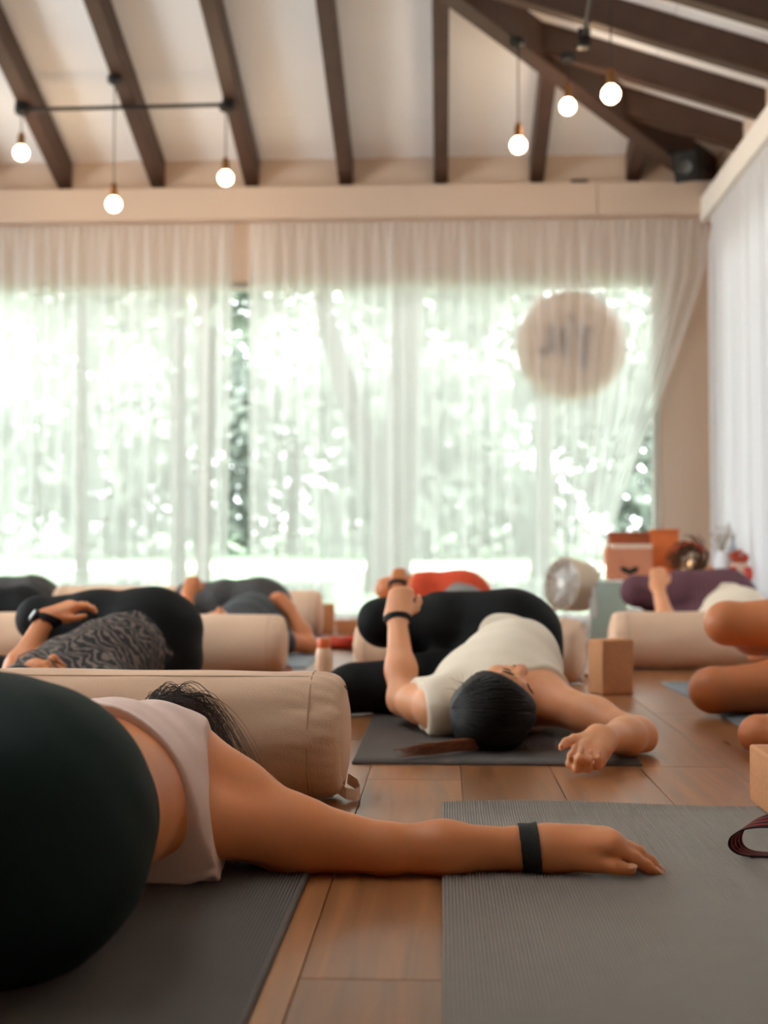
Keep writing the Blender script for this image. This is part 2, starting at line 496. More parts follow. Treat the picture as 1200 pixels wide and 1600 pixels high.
def hand(w, d, back, thumb, curls, scale=1.0, tcurl=(0.3, 0.3), spread=1.0, tdir=(0.55, 0.8, -0.25), drop=(0, 0, 0, 0)):
    """w wrist, d wrist->knuckles, back = normal of the back of the hand, thumb = towards the thumb side.
    curls: per finger three bends in degrees. Returns prims and fingertips."""
    w = A3(w); d = unit(d); n = A3(back); n = unit(n - d * (n @ d)); s = A3(thumb); s = unit(s - d * (s @ d) - n * (s @ n))
    P = []; tips = []
    sc = scale
    offs = [0.025, 0.008, -0.009, -0.025]; mlen = [0.086, 0.089, 0.084, 0.077]
    fl = [0.072, 0.080, 0.074, 0.058]; fr = [0.0090, 0.0092, 0.0087, 0.0078]
    for i in range(4):
        mcp = w + d * mlen[i] * sc + s * offs[i] * sc + n * drop[i]
        P.append((cone(w + s * offs[i] * 0.55 * sc - n * 0.002, mcp, 0.0175 * sc, 0.0125 * sc), 0.02))
        ang = 0; p = mcp
        sp = s * (offs[i] / 0.025) * 0.10 * spread
        for k, part in enumerate((0.48, 0.29, 0.23)):
            ang += radians(curls[i][k])
            dirn = unit((d + sp) * cos(ang) - n * sin(ang))
            q = p + dirn * fl[i] * part * sc
            r0 = fr[i] * sc * (1.05 - 0.10 * k); r1 = fr[i] * sc * (0.97 - 0.12 * k)
            P.append((cone(p, q, r0, r1), 0.006 if k else 0.010))
            P.append((cone(p, p + dirn * 0.001, r0 * 1.06, r0 * 1.06), 0.004))
            p = q
        tips.append((p, dirn, unit(n * cos(ang) + d * sin(ang)), fr[i] * sc))
    # heel and thumb
    P.append((cone(w + s * 0.012 * sc - n * 0.006, w + d * 0.055 * sc + s * 0.02 * sc - n * 0.010, 0.019 * sc, 0.015 * sc), 0.02))
    P.append((cone(w - s * 0.016 * sc - n * 0.004, w + d * 0.05 * sc - s * 0.018 * sc - n * 0.008, 0.017 * sc, 0.014 * sc), 0.02))
    c0 = w + d * 0.018 * sc + s * 0.022 * sc - n * 0.006
    td = unit(s * tdir[0] + d * tdir[1] + n * tdir[2])
    c1 = c0 + td * 0.042 * sc
    td2 = unit(td * cos(tcurl[0]) + (d * 0.9 - s * 0.45) * sin(tcurl[0])); c2 = c1 + td2 * 0.030 * sc
    td3 = unit(td2 * cos(tcurl[1]) + (d * 0.9 - s * 0.45) * sin(tcurl[1])); c3 = c2 + td3 * 0.021 * sc
    P += [(cone(c0, c1, 0.0160 * sc, 0.0122 * sc), 0.010), (cone(c1, c2, 0.0112 * sc, 0.0100 * sc), 0.006), (cone(c2, c3, 0.0100 * sc, 0.0078 * sc), 0.005)]
    tips.append((c3, td3, n, 0.0088 * sc))
    return P, tips

def add_nails(tips, parent, sel=None):
    for i, (p, d, n, r) in enumerate(tips):
        if sel is not None and i not in sel: continue
        R = Matrix(np.stack([np.cross(d, n), d, n], 1).tolist()).to_4x4()
        b = MB(); b.sphere((0, 0, 0), 1, 12, (r * 0.72, r * 0.95, r * 0.22))
        o = b.build('fingernail', M['nail'], parent, True)
        o.matrix_world = Matrix.Translation(Vector(p) + Vector(n) * r * 0.68 + Vector(d) * r * 0.15) @ R

def head_prims(c, u, n):
    """c cranium centre, u towards the crown, n where the face looks"""
    c = A3(c); u = unit(u); n = unit(A3(n) - u * (A3(n) @ u)); s = np.cross(u, n)
    R = np.stack([s, n, u])
    P = [(ell(c + n * -0.008 + u * 0.012, (0.074, 0.092, 0.088), R), 0.01),
         (ell(c + n * 0.026 - u * 0.045, (0.060, 0.062, 0.072), R), 0.03),
         (ell(c + n * 0.058 - u * 0.092, (0.026, 0.022, 0.022), R), 0.03)]
    P.append((cone(c + n * 0.086 + u * 0.002, c + n * 0.104 - u * 0.036, 0.0075, 0.0115), 0.014))      # nose
    for e in (-1, 1):
        P.append((ell(c + n * 0.100 - u * 0.037 + s * e * 0.010, (0.0075, 0.009, 0.007), R), 0.006))    # nostril wings
        P.append((ell(c + n * 0.072 - u * 0.002 + s * e * 0.030, (0.0155, 0.013, 0.012), R), 0.006))    # closed lids
        P.append((cone(c + n * 0.083 + u * 0.020 + s * e * 0.014, c + n * 0.074 + u * 0.020 + s * e * 0.044, 0.009, 0.007), 0.014))  # brows
        P.append((ell(c + n * 0.055 - u * 0.035 + s * e * 0.040, (0.02, 0.022, 0.022), R), 0.02))       # cheeks
        P.append((ell(c - n * 0.008 - u * 0.015 + s * e * 0.076, (0.008, 0.018, 0.030), R), 0.006))     # ears
    P.append((ell(c + n * 0.088 - u * 0.062, (0.020, 0.008, 0.006), R), 0.005))
    P.append((ell(c + n * 0.086 - u * 0.073, (0.017, 0.009, 0.007), R), 0.005))
    return P, (c, u, n, s, R)

def hair_sdf(fr, puff=0.021):
    c, u, n, s, R = fr
    g = union([(ell(c - n * 0.012 + u * 0.014, (0.076 + puff, 0.092 + puff, 0.088 + puff), R), 0.01),
               (ell(c - n * 0.050 - u * 0.05, (0.062 + puff, 0.05, 0.06), R), 0.04)])
    kn = unit(n * 0.86 - u * 0.5)
    def strands(P):
        q = P - c
        ang = np.arctan2(q @ s, q @ n + 0.03)
        return g(P) + 0.0006 * np.sin(46 * ang + 2 * np.sin(30 * (q @ u))) + 0.0005 * np.sin(103 * ang)
    strands.box = g.box
    return cut(strands, [(c + kn * 0.048, kn)], 0.012)

def face_details(fr, parent, lash=True):
    c, u, n, s, R = fr
    for e in (-1, 1):
        pts = []; br = []
        for k in range(7):
            t = -1 + 2 * k / 6
            pts.append(c + n * (0.0855 - 0.004 * t * t - (0.002 if t * e > 0 else 0)) - u * (0.010 + 0.004 * (1 - t * t)) + s * (e * 0.030 + t * 0.0145))
            br.append(c + n * (0.0895 - 0.009 * ((t * e + 1) / 2) ** 2) + u * (0.019 + 0.004 * (1 - t * t)) + s * (e * 0.030 + t * 0.017))
        MB().tube(pts, [0.0006, 0.0012, 0.0016, 0.0016, 0.0016, 0.0012, 0.0006], 6).build('eyelash', M['lash'], parent, True)
        MB().tube(br, [0.0010, 0.0022, 0.0026, 0.0026, 0.0024, 0.0018, 0.0008], 6).build('eyebrow', M['dark_hair'], parent, True)
    b = MB(); b.tube([c + n * 0.0915 - u * 0.0625 + s * -0.018, c + n * 0.0975 - u * 0.0615, c + n * 0.0915 - u * 0.0625 + s * 0.018], [0.001, 0.0034, 0.001], 8)
    b.tube([c + n * 0.0905 - u * 0.071 + s * -0.016, c + n * 0.0965 - u * 0.0735, c + n * 0.0905 - u * 0.071 + s * 0.016], [0.001, 0.004, 0.001], 8)
    b.build('lips', M['lips'], parent, True)

def curve_strands(name, strands, m, parent, bevel=0.0008):
    cu = bpy.data.curves.new(name, 'CURVE'); cu.dimensions = '3D'; cu.bevel_depth = bevel; cu.bevel_resolution = 0; cu.resolution_u = 4
    for pts in strands:
        sp = cu.splines.new('POLY'); sp.points.add(len(pts) - 1)
        for i, p in enumerate(pts):
            sp.points[i].co = (*p, 1); sp.points[i].radius = max(0.25, 1 - i / len(pts) * 0.8)
    cu.materials.append(m)
    tmp = bpy.data.objects.new(name, cu); C.objects.link(tmp)
    me = bpy.data.meshes.new_from_object(tmp.evaluated_get(bpy.context.evaluated_depsgraph_get()))
    bpy.data.objects.remove(tmp)
    o = link_mesh(name, me, None, parent, True); o['kind'] = 'stuff'
    return o
# ------------------------------------------------------------------ structure
XL, XR, YB, YF = -6.1, 1.95, 9.1, -3.0
TAN = 0.325
CZ = 3.30                                   # ceiling height at the wall plates

# floor: a subfloor with single planks on it
b = MB(); b.box((XL, YF, -0.06), (XR, YB - 0.1, -0.012))
floor = structure(b.build('floor', M['subfloor']))
PW = 0.195
plank_meshes = {}
def plank(x0, y0, y1, dz):
    ln = round(y1 - y0, 3)
    if ln not in plank_meshes:
        t = MB(); t.box((0.0007, 0.0008, -0.012), (PW - 0.0007, ln - 0.0008, 0), 0.0012)
        o = t.build('plank', M['plank'], floor)
        plank_meshes[ln] = o.data
    else:
        o = bpy.data.objects.new('plank', plank_meshes[ln]); C.objects.link(o); o.parent = floor
    o.location = (x0, y0, dz)
for i in range(-20, 11):
    x0 = -0.155 + PW * i
    off = {0: 0.130, 2: 1.06, 1: 0.55, -1: 0.72, 3: 0.32}.get(i, RNG.uniform(0, 1.265))
    y = off - 1.265 * 2
    while y < 9.0:
        a, e = y, min(y + 1.265, 9.0)
        y += 1.265
        if e < 0.2 or e - a < 0.02: continue
        if x0 < -0.55 * e - 1.2 or x0 > 1.76: continue
        plank(x0, a, e, 0)

def wall_with_holes(name, m, make):
    t = MB(); make(t); return structure(t.build(name, m))
WX0, WX1, WZ0, WZ1 = -5.6, 1.54, 0.03, 2.44
def mk(t):
    t.box((XL, 9.0, WZ1), (XR + 0.15, 9.16, CZ + 0.1))
    t.box((WX1, 9.0, 0), (XR + 0.15, 9.16, WZ1))
    t.box((XL, 9.0, 0), (WX0, 9.16, WZ1))
    t.box((WX0, 9.0, -0.1), (WX1, 9.16, WZ0))
wall_with_holes('wall_back', M['wall'], mk)
def mk(t):
    t.box((XR, YF, 2.55), (XR + 0.15, 9.0, CZ + 0.1)); t.box((XR, YF, 0), (XR + 0.15, 3.2, 2.55))
    t.box((XR, 8.5, 0), (XR + 0.15, 9.0, 2.55)); t.box((XR, 3.2, 0), (XR + 0.15, 8.5, 0.08))
wall_with_holes('wall_right', M['wall'], mk)
def mk(t):
    t.box((XL - 0.15, YF, 2.5), (XL, 9.16, CZ + 0.1)); t.box((XL - 0.15, YF, 0), (XL, 2.0, 2.5))
    t.box((XL - 0.15, 8.3, 0), (XL, 9.16, 2.5)); t.box((XL - 0.15, 2.0, 0), (XL, 8.3, 0.3))
wall_with_holes('wall_left', M['wall'], mk)
def mk(t): t.box((XL, YF - 0.15, 0), (XR + 0.15, YF, CZ + 0.1))
wall_with_holes('wall_front', M['wall'], mk)

# windows: frame bars and panes
def window(name, bars, panes):
    t = MB()
    for lo, hi in bars: t.box(lo, hi, 0.004)
    w = structure(t.build(name, M['frame']))
    for lo, hi in panes:
        p = MB(); p.box(lo, hi); p.build('pane', M['glass'], w)
    return w
xs = [WX0, -3.66, -1.74, 1.54]
bars = [((WX0, 9.06, WZ0), (WX1, 9.12, WZ0 + 0.05)), ((WX0, 9.06, WZ1 - 0.05), (WX1, 9.12, WZ1))]
panes = []
for i, x in enumerate(xs):
    bars.append(((x - (0.05 if i == 3 else 0), 9.062, WZ0), (x + (0.05 if i < 3 else 0), 9.118, WZ1)))
for a, c in zip(xs, xs[1:]): panes.append(((a + 0.05, 9.088, WZ0 + 0.05), (c - (0.05 if c > 1 else 0), 9.094, WZ1 - 0.05)))
window('window_1', bars, panes)
window('window_2', [((XR + 0.05, 3.2, 0.08), (XR + 0.1, 8.5, 0.13)), ((XR + 0.05, 3.2, 2.5), (XR + 0.1, 8.5, 2.55)),
                    ((XR + 0.05, 3.2, 0.13), (XR + 0.1, 3.25, 2.5)), ((XR + 0.05, 5.8, 0.13), (XR + 0.1, 5.85, 2.5)), ((XR + 0.05, 8.45, 0.13), (XR + 0.1, 8.5, 2.5))],
       [((XR + 0.07, 3.25, 0.13), (XR + 0.076, 5.8, 2.5)), ((XR + 0.07, 5.85, 0.13), (XR + 0.076, 8.45, 2.5))])
window('window_3', [((XL - 0.1, 2.0, 0.3), (XL - 0.05, 8.3, 0.35)), ((XL - 0.1, 2.0, 2.45), (XL - 0.05, 8.3, 2.5))] +
       [((XL - 0.1, y, 0.35), (XL - 0.05, y + 0.05, 2.45)) for y in (2.0, 5.15, 8.25)],
       [((XL - 0.08, y + 0.05, 0.35), (XL - 0.074, y + 3.05, 2.45)) for y in (2.05, 5.15)])

# ceiling: four slopes of a hipped roof, boarded between the rafters
def zback(Y): return CZ + TAN * (YB - Y)
def zright(X): return CZ + TAN * (XR - X)
HX, R1, R2 = (XL + XR) / 2, YB - (XR - XL) / 2, YF + (XR - XL) / 2
RZ = zright(HX)
V = [(XL, YB, CZ), (XR, YB, CZ), (XR, YF, CZ), (XL, YF, CZ), (HX, R1, RZ), (HX, R2, RZ)]
me = bpy.data.meshes.new('ceiling'); LW = 0.6                                     # unseen frosted rooflights, added along the ridge to light the foreground from above
V += [(HX + LW, R1 + LW, zright(HX + LW)), (HX + LW, R2 - LW, zright(HX + LW)), (HX - LW, R2 - LW, zright(HX + LW)), (HX - LW, R1 + LW, zright(HX + LW))]
me.from_pydata(V, [], [(0, 1, 6, 4, 9), (1, 2, 7, 6), (2, 3, 8, 5, 7), (3, 0, 9, 8)])
ceiling = structure(link_mesh('ceiling', me, M['joint']))
t = MB(); rl = structure(empty('added_rooflights'))
for sg_ in (1, -1):
    vs = [t.b.verts.new(v) for v in ((HX, R1, RZ + 0.02), (HX, R2, RZ + 0.02), (HX + sg_ * LW, R2 - LW, zright(HX + LW) + 0.02), (HX + sg_ * LW, R1 + LW, zright(HX + LW) + 0.02))]
    t.b.faces.new(vs)
t.build('added_rooflight_pane', M['frosted'], rl)  # added panes out of view that let in top light
def clip(poly, n, d):
    out = []
    for i, p in enumerate(poly):
        q = poly[(i + 1) % len(poly)]
        a, c = p[0] * n[0] + p[1] * n[1] - d, q[0] * n[0] + q[1] * n[1] - d
        if a <= 0: out.append(p)
        if a * c < 0:
            t = a / (a - c); out.append((p[0] + t * (q[0] - p[0]), p[1] + t * (q[1] - p[1])))
    return out
def board(poly, zf):
    if len(poly) < 3: return
    n = len(poly)
    vs = [(x, y, zf(x, y) - 0.002) for x, y in poly] + [(x, y, zf(x, y) - 0.014) for x, y in poly]
    fs = [tuple(range(n)), tuple(range(2 * n - 1, n - 1, -1))] + [(i, i + n, (i + 1) % n + n, (i + 1) % n) for i in range(n)]
    me = bpy.data.meshes.new('ceiling_board'); me.from_pydata(vs, [], fs)
    bm = bmesh.new(); bm.from_mesh(me); bmesh.ops.recalc_face_normals(bm, faces=bm.faces); bm.to_mesh(me); bm.free()
    link_mesh('ceiling_board', me, M['ceiling'], ceiling)
RAFT = [0.675 * k for k in range(-9, 3)]
yseams = [9.1, 8.56, 7.36, 6.16, 4.96]
cols = [XL] + RAFT + [XR]
for a, c in zip(cols, cols[1:]):
    for y1, y0 in zip(yseams, yseams[1:]):
        poly = [(a + 0.002, y0 + 0.003), (c - 0.002, y0 + 0.003), (c - 0.002, y1 - 0.003), (a + 0.002, y1 - 0.003)]
        poly = clip(poly, (1, -1), XR - YB)          # right hip
        poly = clip(poly, (-1, -1), -XL - YB)        # left hip
        board(poly, lambda x, y: zback(y))
RR = [8.30 - 0.58 * k for k in range(0, 18)]
xseams = [XR, 1.30, 0.10, -1.10, HX]
rows = [YB] + RR + [YF]
for y1, y0 in zip(rows, rows[1:]):
    for x1, x0 in zip(xseams, xseams[1:]):
        poly = [(x0 + 0.003, y0 + 0.002), (x1 - 0.003, y0 + 0.002), (x1 - 0.003, y1 - 0.002), (x0 + 0.003, y1 - 0.002)]
        poly = clip(poly, (-1, 1), -(XR - YB))
        poly = clip(poly, (-1, -1), -XR - YF)
        poly = clip(poly, (-1, 0), -(HX + LW))
        board(poly, lambda x, y: zright(x))
for sgn in (0, 1):                                    # plain boards on the two slopes out of view
    poly = [(XL, YF), (HX - LW, R2 - LW), (HX - LW, R1 + LW), (XL, YB)] if sgn == 0 else [(XL, YF), (XR, YF), (HX, R2)]
    board(poly, (lambda x, y: CZ + TAN * (x - XL)) if sgn == 0 else (lambda x, y: CZ + TAN * (y - YF)))

def beam(name, p, q, w, h, parent=None):
    """timber whose top edge runs p -> q, hanging h below it, w wide"""
    p, q = Vector(p), Vector(q); d = q - p; sd = Vector((d.y, -d.x, 0)).normalized() * (w / 2); dn = Vector((0, 0, -h))
    vs = [p - sd, p + sd, p + sd + dn, p - sd + dn, q - sd, q + sd, q + sd + dn, q - sd + dn]
    bm = bmesh.new(); bv = [bm.verts.new(v) for v in vs]
    for f in ((0, 1, 2, 3), (7, 6, 5, 4), (0, 4, 5, 1), (1, 5, 6, 2), (2, 6, 7, 3), (3, 7, 4, 0)): bm.faces.new([bv[i] for i in f])
    bmesh.ops.recalc_face_normals(bm, faces=bm.faces)
    bmesh.ops.bevel(bm, geom=list(bm.edges), offset=0.006, segments=2, affect='EDGES')
    me = bpy.data.meshes.new(name); bm.to_mesh(me); bm.free()
    return link_mesh(name, me, M['rafter'], parent)
roof = structure(empty('trim_1')); roof.name = 'trim_1'
for x in RAFT:
    ytop = max(YB - (XR - x), YB - (x - XL), R1) + 0.05
    if ytop < 8.9: beam('rafter', (x, 9.0, zback(9.0) - 0.01), (x, ytop, zback(ytop) - 0.01), 0.10, 0.20, roof)
for y in RR:
    xt = max(y - (YB - XR), HX) + 0.05
    if xt < XR - 0.1: beam('rafter', (XR, y, CZ - 0.01), (xt, y, zright(xt) - 0.01), 0.10, 0.182, roof)
beam('hip_rafter', (XR - 0.02, YB - 0.02, CZ), (HX, R1, RZ), 0.13, 0.255, roof)
beam('hip_rafter', (XL + 0.02, YB - 0.02, CZ), (HX, R1, RZ), 0.13, 0.255, roof)
beam('ridge_beam', (HX, R1, RZ), (HX, R2, RZ), 0.13, 0.30, roof)

t = MB(); t.box((XL, 8.88, 2.86), (1.086, 9.02, 3.09), 0.004); t.box((1.090, 8.88, 2.86), (XR, 9.02, 3.09), 0.004)
structure(t.build('trim_2', M['wall']))                                    # wall plate over the back window
t = MB(); t.box((1.80, 3.0, 2.80), (XR, 8.9, 2.97), 0.006)
structure(t.build('trim_3', M['white_trim']))                              # cornice box over the right curtain

# ------------------------------------------------------------------ curtains
def curtain(name, m, edge0, edge1, z0, z1, depth, pos, wl, seed, along='X', nz=30, step=0.012):
    """folds run down the cloth; edge0/edge1 give its two side edges for a height 0..1"""
    r = np.random.default_rng(seed)
    wid = abs(edge1(1) - edge0(1)); nx = int(wid / step)
    u = np.linspace(0, 1, nx)
    ph = 2 * pi * u * wid / wl + np.cumsum(r.normal(0, 0.045, nx)) * 1.2
    ph2 = 2 * pi * u * wid / (wl * 2.7) + r.uniform(0, 6)
    phh = 2 * pi * u * wid / 0.055
    amp = 0.55 + 0.45 * np.sin(2 * pi * u * wid / 0.83 + r.uniform(0, 6)) * np.sin(2 * pi * u * wid / 0.37)
    Vs = []
    for k in range(nz):
        w = k / (nz - 1)                                # 1 at the top
        z = z0 + (z1 - z0) * w
        a, c = edge0(w), edge1(w)
        h = np.clip((w - 0.955) / 0.02, 0, 1)
        y = depth * amp * np.sin(ph + 0.5 * (1 - w) * np.sin(ph2)) + depth * 0.7 * np.sin(ph2) * (1 - 0.5 * w)
        y = y * (1 - h) + h * (0.010 * np.sin(phh))
        c1 = edge1(1)
        x = a + (c1 - a) * u + (c - c1) * np.clip((u - 0.62) / 0.38, 0, 1) ** 1.6 + 0.012 * np.sin(ph2 * 1.7) * (1 - w)
        Vs.append(np.stack([x, pos + y, np.full(nx, z)], -1) if along == 'X' else np.stack([pos + y, x, np.full(nx, z)], -1))
    Vv = np.concatenate(Vs)
    i = (np.arange(nz - 1)[:, None] * nx + np.arange(nx - 1)[None]).ravel()
    F = np.stack([i, i + 1, i + nx + 1, i + nx], -1)
    return from_np(name, Vv, F, m, None, True)
c = curtain('sheer_curtain', M['sheer'], lambda w: -5.7, lambda w: -1.475 - 0.02 * (1 - w), 0.02, 2.845, 0.021, 8.935, 0.105, 3)
tag(c, 'long white sheer curtain left of the narrow gap in the back window', 'curtain', 'sheer curtains')
def redge(w):                                           # swept aside towards the low table
    return float(np.interp(w, [0, 0.12, 0.33, 0.55, 0.72, 0.86, 1], [1.05, 1.10, 1.28, 1.52, 1.70, 1.83, 1.86]))
c = curtain('sheer_curtain', M['sheer'], lambda w: -1.365, redge, 0.02, 2.845, 0.021, 8.935, 0.105, 11)
tag(c, 'white sheer curtain in front of the round sign, its hem swept aside', 'curtain', 'sheer curtains')
c = curtain('side_curtain', M['drape'], lambda w: 3.1, lambda w: 8.72, 0.02, 2.80, 0.03, 1.845, 0.12, 5, along='Y')
tag(c, 'white gathered curtain along the right wall under the cornice', 'curtain')

# ------------------------------------------------------------------ outdoors
t = bpy.data.meshes.new('ground')
prof = [(9.16, -0.12), (12, 0.02), (18, 0.285), (26, 0.41), (40, 0.9), (70, 2.0)]
t.from_pydata([(x, y, z) for y, z in prof for x in (-30, 30)], [], [(2 * i, 2 * i + 1, 2 * i + 3, 2 * i + 2) for i in range(len(prof) - 1)])
structure(link_mesh('lawn', t, M['grass']))
t = MB()
vs = [t.b.verts.new(v) for v in ((-30, 18.2, 0.30), (30, 18.2, 0.30), (30, 25, 0.405), (-30, 25, 0.405))]; t.b.faces.new(vs)
r_ = bmesh.ops.extrude_face_region(t.b, geom=list(t.b.faces))
for v in [g for g in r_['geom'] if isinstance(g, bmesh.types.BMVert)]: v.co.z += 0.02
structure(t.build('garden_path', M['path']))

def leaves(n, c, r, size, seed):
    r_ = np.random.default_rng(seed)
    nc = max(6, n // 60)
    d = r_.normal(size=(nc, 3)); d /= np.linalg.norm(d, axis=1)[:, None]
    cc = d * (r_.uniform(0.25, 1, nc) ** 0.5)[:, None]
    P = cc[r_.integers(0, nc, n)] + r_.normal(size=(n, 3)) * 0.17
    P = P * np.array(r) + np.array(c)
    a = r_.normal(size=(n, 3)); a /= np.linalg.norm(a, axis=1)[:, None]
    b_ = np.cross(a, r_.normal(size=(n, 3))); b_ /= np.linalg.norm(b_, axis=1)[:, None]
    s = size * r_.uniform(0.6, 1.3, n)[:, None]
    V = np.stack([P - a * s, P + b_ * s * 0.45, P + a * s, P - b_ * s * 0.45], 1).reshape(-1, 3)
    return V, np.arange(4 * n).reshape(-1, 4)
def tree(trunk, crown, n, size, seed, label, branches=()):
    g = MB()
    for pts, rad in [trunk] + list(branches): g.tube(pts, rad, 10)
    o = g.build('tree', M['bark'], None, True)
    V, F = leaves(n, crown[0], crown[1], size, seed)
    f = from_np('foliage', V, F, M['leaf'], o, False); f['kind'] = 'stuff'
    tag(o, label, 'tree', 'trees in the garden')
    return o
tree(([(-0.62, 14, -0.05), (-0.50, 14, 1.2), (-0.42, 14, 2.2), (-0.3, 14, 5.5)], [0.27, 0.22, 0.19, 0.13]), ((-0.4, 14.5, 5.2), (2.6, 1.6, 1.9)), 2600, 0.12, 1,
     'thick forked tree trunk outside the middle of the window',
     [([(-0.50, 14, 1.1), (-0.95, 14.1, 2.0), (-1.3, 14.2, 3.2), (-1.5, 14.2, 4.6)], [0.17, 0.14, 0.11, 0.07])])
tree(([(-4.25, 15, -0.05), (-4.3, 15, 5)], [0.09, 0.06]), ((-4.6, 15.5, 4.3), (1.9, 1.2, 1.7)), 2000, 0.11, 2, 'slim tree trunk outside the far left of the window')
tree(([(-3.0, 14.5, -0.05), (-3.05, 14.5, 5)], [0.10, 0.08]), ((-3.0, 15, 4.2), (1.4, 1.2, 1.5)), 1600, 0.11, 3, 'slim tree left of two close trunks seen beside the curtain gap')
tree(([(-2.82, 15, -0.05), (-2.7, 15, 5)], [0.09, 0.07]), ((-2.2, 15.6, 4.6), (1.4, 1.2, 1.4)), 1500, 0.11, 4, 'slim tree right of two close trunks seen beside the curtain gap')
tree(([(1.15, 15, -0.05), (1.2, 15, 2), (1.0, 15, 5)], [0.14, 0.11, 0.07]), ((1.3, 15.6, 4.4), (1.8, 1.3, 1.6)), 2200, 0.11, 5, 'slender tree outside, just below left of the round sign')
far = [(-12, 34, 4.6, 4.2), (-7.6, 30, 2.9, 3.0), (-3.9, 33, 3.6, 3.4), (-0.9, 29, 2.7, 2.7), (2.4, 32, 3.2, 3.1), (6.0, 30, 3.0, 3.1), (-6.0, 39, 7.6, 4.6), (1.0, 39, 7.8, 4.6), (9, 36, 6.4, 4.4)]
for i, (x, y, z, r) in enumerate(far):
    zz = 0.9 + (y - 40) * 0.03
    tree(([(x, y, zz - 0.2), (x + 0.2, y, z)], [0.22, 0.14]), ((x, y, z), (r, r * 0.6, r * 0.9)), 2000, 0.27, 30 + i, 'leafy tree across the bright path, hazy behind the sheer curtain')
for i, (x, y) in enumerate([(-5.5, 12.6), (-3.6, 13.2), (-1.9, 12.8), (-0.1, 13.0), (1.3, 12.7), (2.7, 13.2)]):
    V, F = leaves(700, (x, y, 0.12), (0.75, 0.35, 0.16), 0.06, 60 + i)
    o = from_np('shrub', V, F, M['leaf'], None, False); tag(o, 'low green shrub on the lawn just outside the window', 'shrub', 'shrubs on the lawn')

# round sign on two thin posts just outside the glass
sg = empty('round_sign', (0.915, 9.03, 0.03)); tag(sg, 'round linen coloured sign on two thin posts outside the window, seen through the curtain', 'sign')
t = MB(); t.lathe([(0, -0.012), (0.378, -0.012), (0.387, -0.004), (0.387, 0.004), (0.378, 0.012), (0, 0.012)], 64, Matrix.Translation((0, 0, 1.94)) @ Matrix.Rotation(pi / 2, 4, 'X'))
t.build('sign_disc', M['sign'], sg, True)
for x in (-0.045, 0.17):
    t = MB(); t.tube([(x, 0.022, 0), (x, 0.022, 2.1)], 0.009, 8); t.build('post', M['frame'], sg, True)
def letter(boxes):
    t = MB()
    for x0, z0, x1, z1 in boxes: t.box((x0, -0.022, z0), (x1, -0.012, z1), 0.003)
    t.build('letter', M['letter'], sg)
k = 0.385 / 85 / 5                                     # metres for one crop pixel (5 to a photo pixel), disc centre at crop 565,500
def lb(x0, y0, x1, y1): return ((x0 - 565) * k, 1.94 - (y1 - 500) * k, (x1 - 565) * k, 1.94 - (y0 - 500) * k)
letter([lb(385, 340, 440, 565), lb(320, 515, 440, 568)])
letter([lb(485, 350, 533, 590), lb(535, 262, 582, 322)])
letter([lb(635, 365, 690, 675), lb(600, 358, 740, 408)])
# ------------------------------------------------------------------ pendant lamps
def pendant(x, y, z, ztop, label):
    o = empty('pendant_lamp', (x, y, ztop))
    d = ztop - z
    t = MB(); t.tube([(0, 0, 0), (0, 0, -d + 0.11)], 0.004, 6); t.build('cord', M['black_metal'], o, True)
    t = MB(); t.lathe([(0, 0.0), (0.045, 0.0), (0.045, -0.035), (0.03, -0.05), (0.006, -0.055), (0, -0.055)], 20); t.build('canopy', M['black_metal'], o, True)
    t = MB(); t.lathe([(0, -d + 0.135), (0.010, -d + 0.135), (0.019, -d + 0.12), (0.023, -d + 0.10), (0.023, -d + 0.045), (0.018, -d + 0.04), (0, -d + 0.04)], 20); t.build('socket', M['brass'], o, True)
    prof = [(0.0, -0.047)] + [(0.047 * sin(a), -0.047 * cos(a)) for a in np.linspace(0.2, 2.6, 12)] + [(0.021, 0.046), (0, 0.05)]
    t = MB(); t.lathe([(r, zz - d) for r, zz in prof], 24); t.build('bulb', M['bulb'], o, True)
    l = bpy.data.lights.new('bulb_light', 'POINT'); l.energy = 2.6; l.color = (1, 0.72, 0.45); l.shadow_soft_size = 0.06
    lo = bpy.data.objects.new('bulb_light', l); C.objects.link(lo); lo.location = (0, 0, -d - 0.09); lo.parent = o
    tag(o, label, 'lamp', 'bare globe pendant lamps')
    return o
pendant(-2.722, 8.10, 3.10, 3.40, 'glowing globe pendant hanging from the left end of the black track')
pendant(-1.385, 8.10, 2.916, 3.40, 'glowing globe pendant hanging from the right end of the black track')
pendant(-2.05, 7.86, 2.686, 3.50, 'lowest hanging globe pendant, on a long cord from the rafter above the track')
pendant(0.4575, 7.50, 2.906, 3.54, 'glowing globe pendant on a cord hanging clear of the hip beam over the wall plate')
pendant(0.765, 7.66, 3.19, 3.51, 'globe pendant glowing against the dark hip beam, smaller of the close pair')
pendant(0.876, 6.56, 2.857, 3.42, 'topmost globe pendant glowing against the dark rafters, right of the close pair')
tr_ = empty('lighting_track', (-2.05, 8.1, 3.383))
t = MB(); t.tube([(-0.672, 0, 0), (0.68, 0, 0.012)], 0.013, 10); t.build('rail', M['black_metal'], tr_, True)
for x in (-0.672, 0.68):
    t = MB(); t.box((x - 0.035, -0.03, -0.03), (x + 0.035, 0.03, 0.05), 0.006); t.build('junction_box', M['black_metal'], tr_, True)
tag(tr_, 'thin black metal lighting track fixed across three rafters', 'light track')
tr_ = empty('lighting_track', (0.803, 7.14, 3.37))
t = MB(); t.tube([(0, 0, 0.02), (-0.02, -0.7, 0.09)], 0.014, 10); t.build('rail', M['black_metal'], tr_, True)
t = MB(); t.box((-0.035, -0.035, -0.035), (0.035, 0.035, 0.07), 0.008); t.build('junction_box', M['black_metal'], tr_, True)
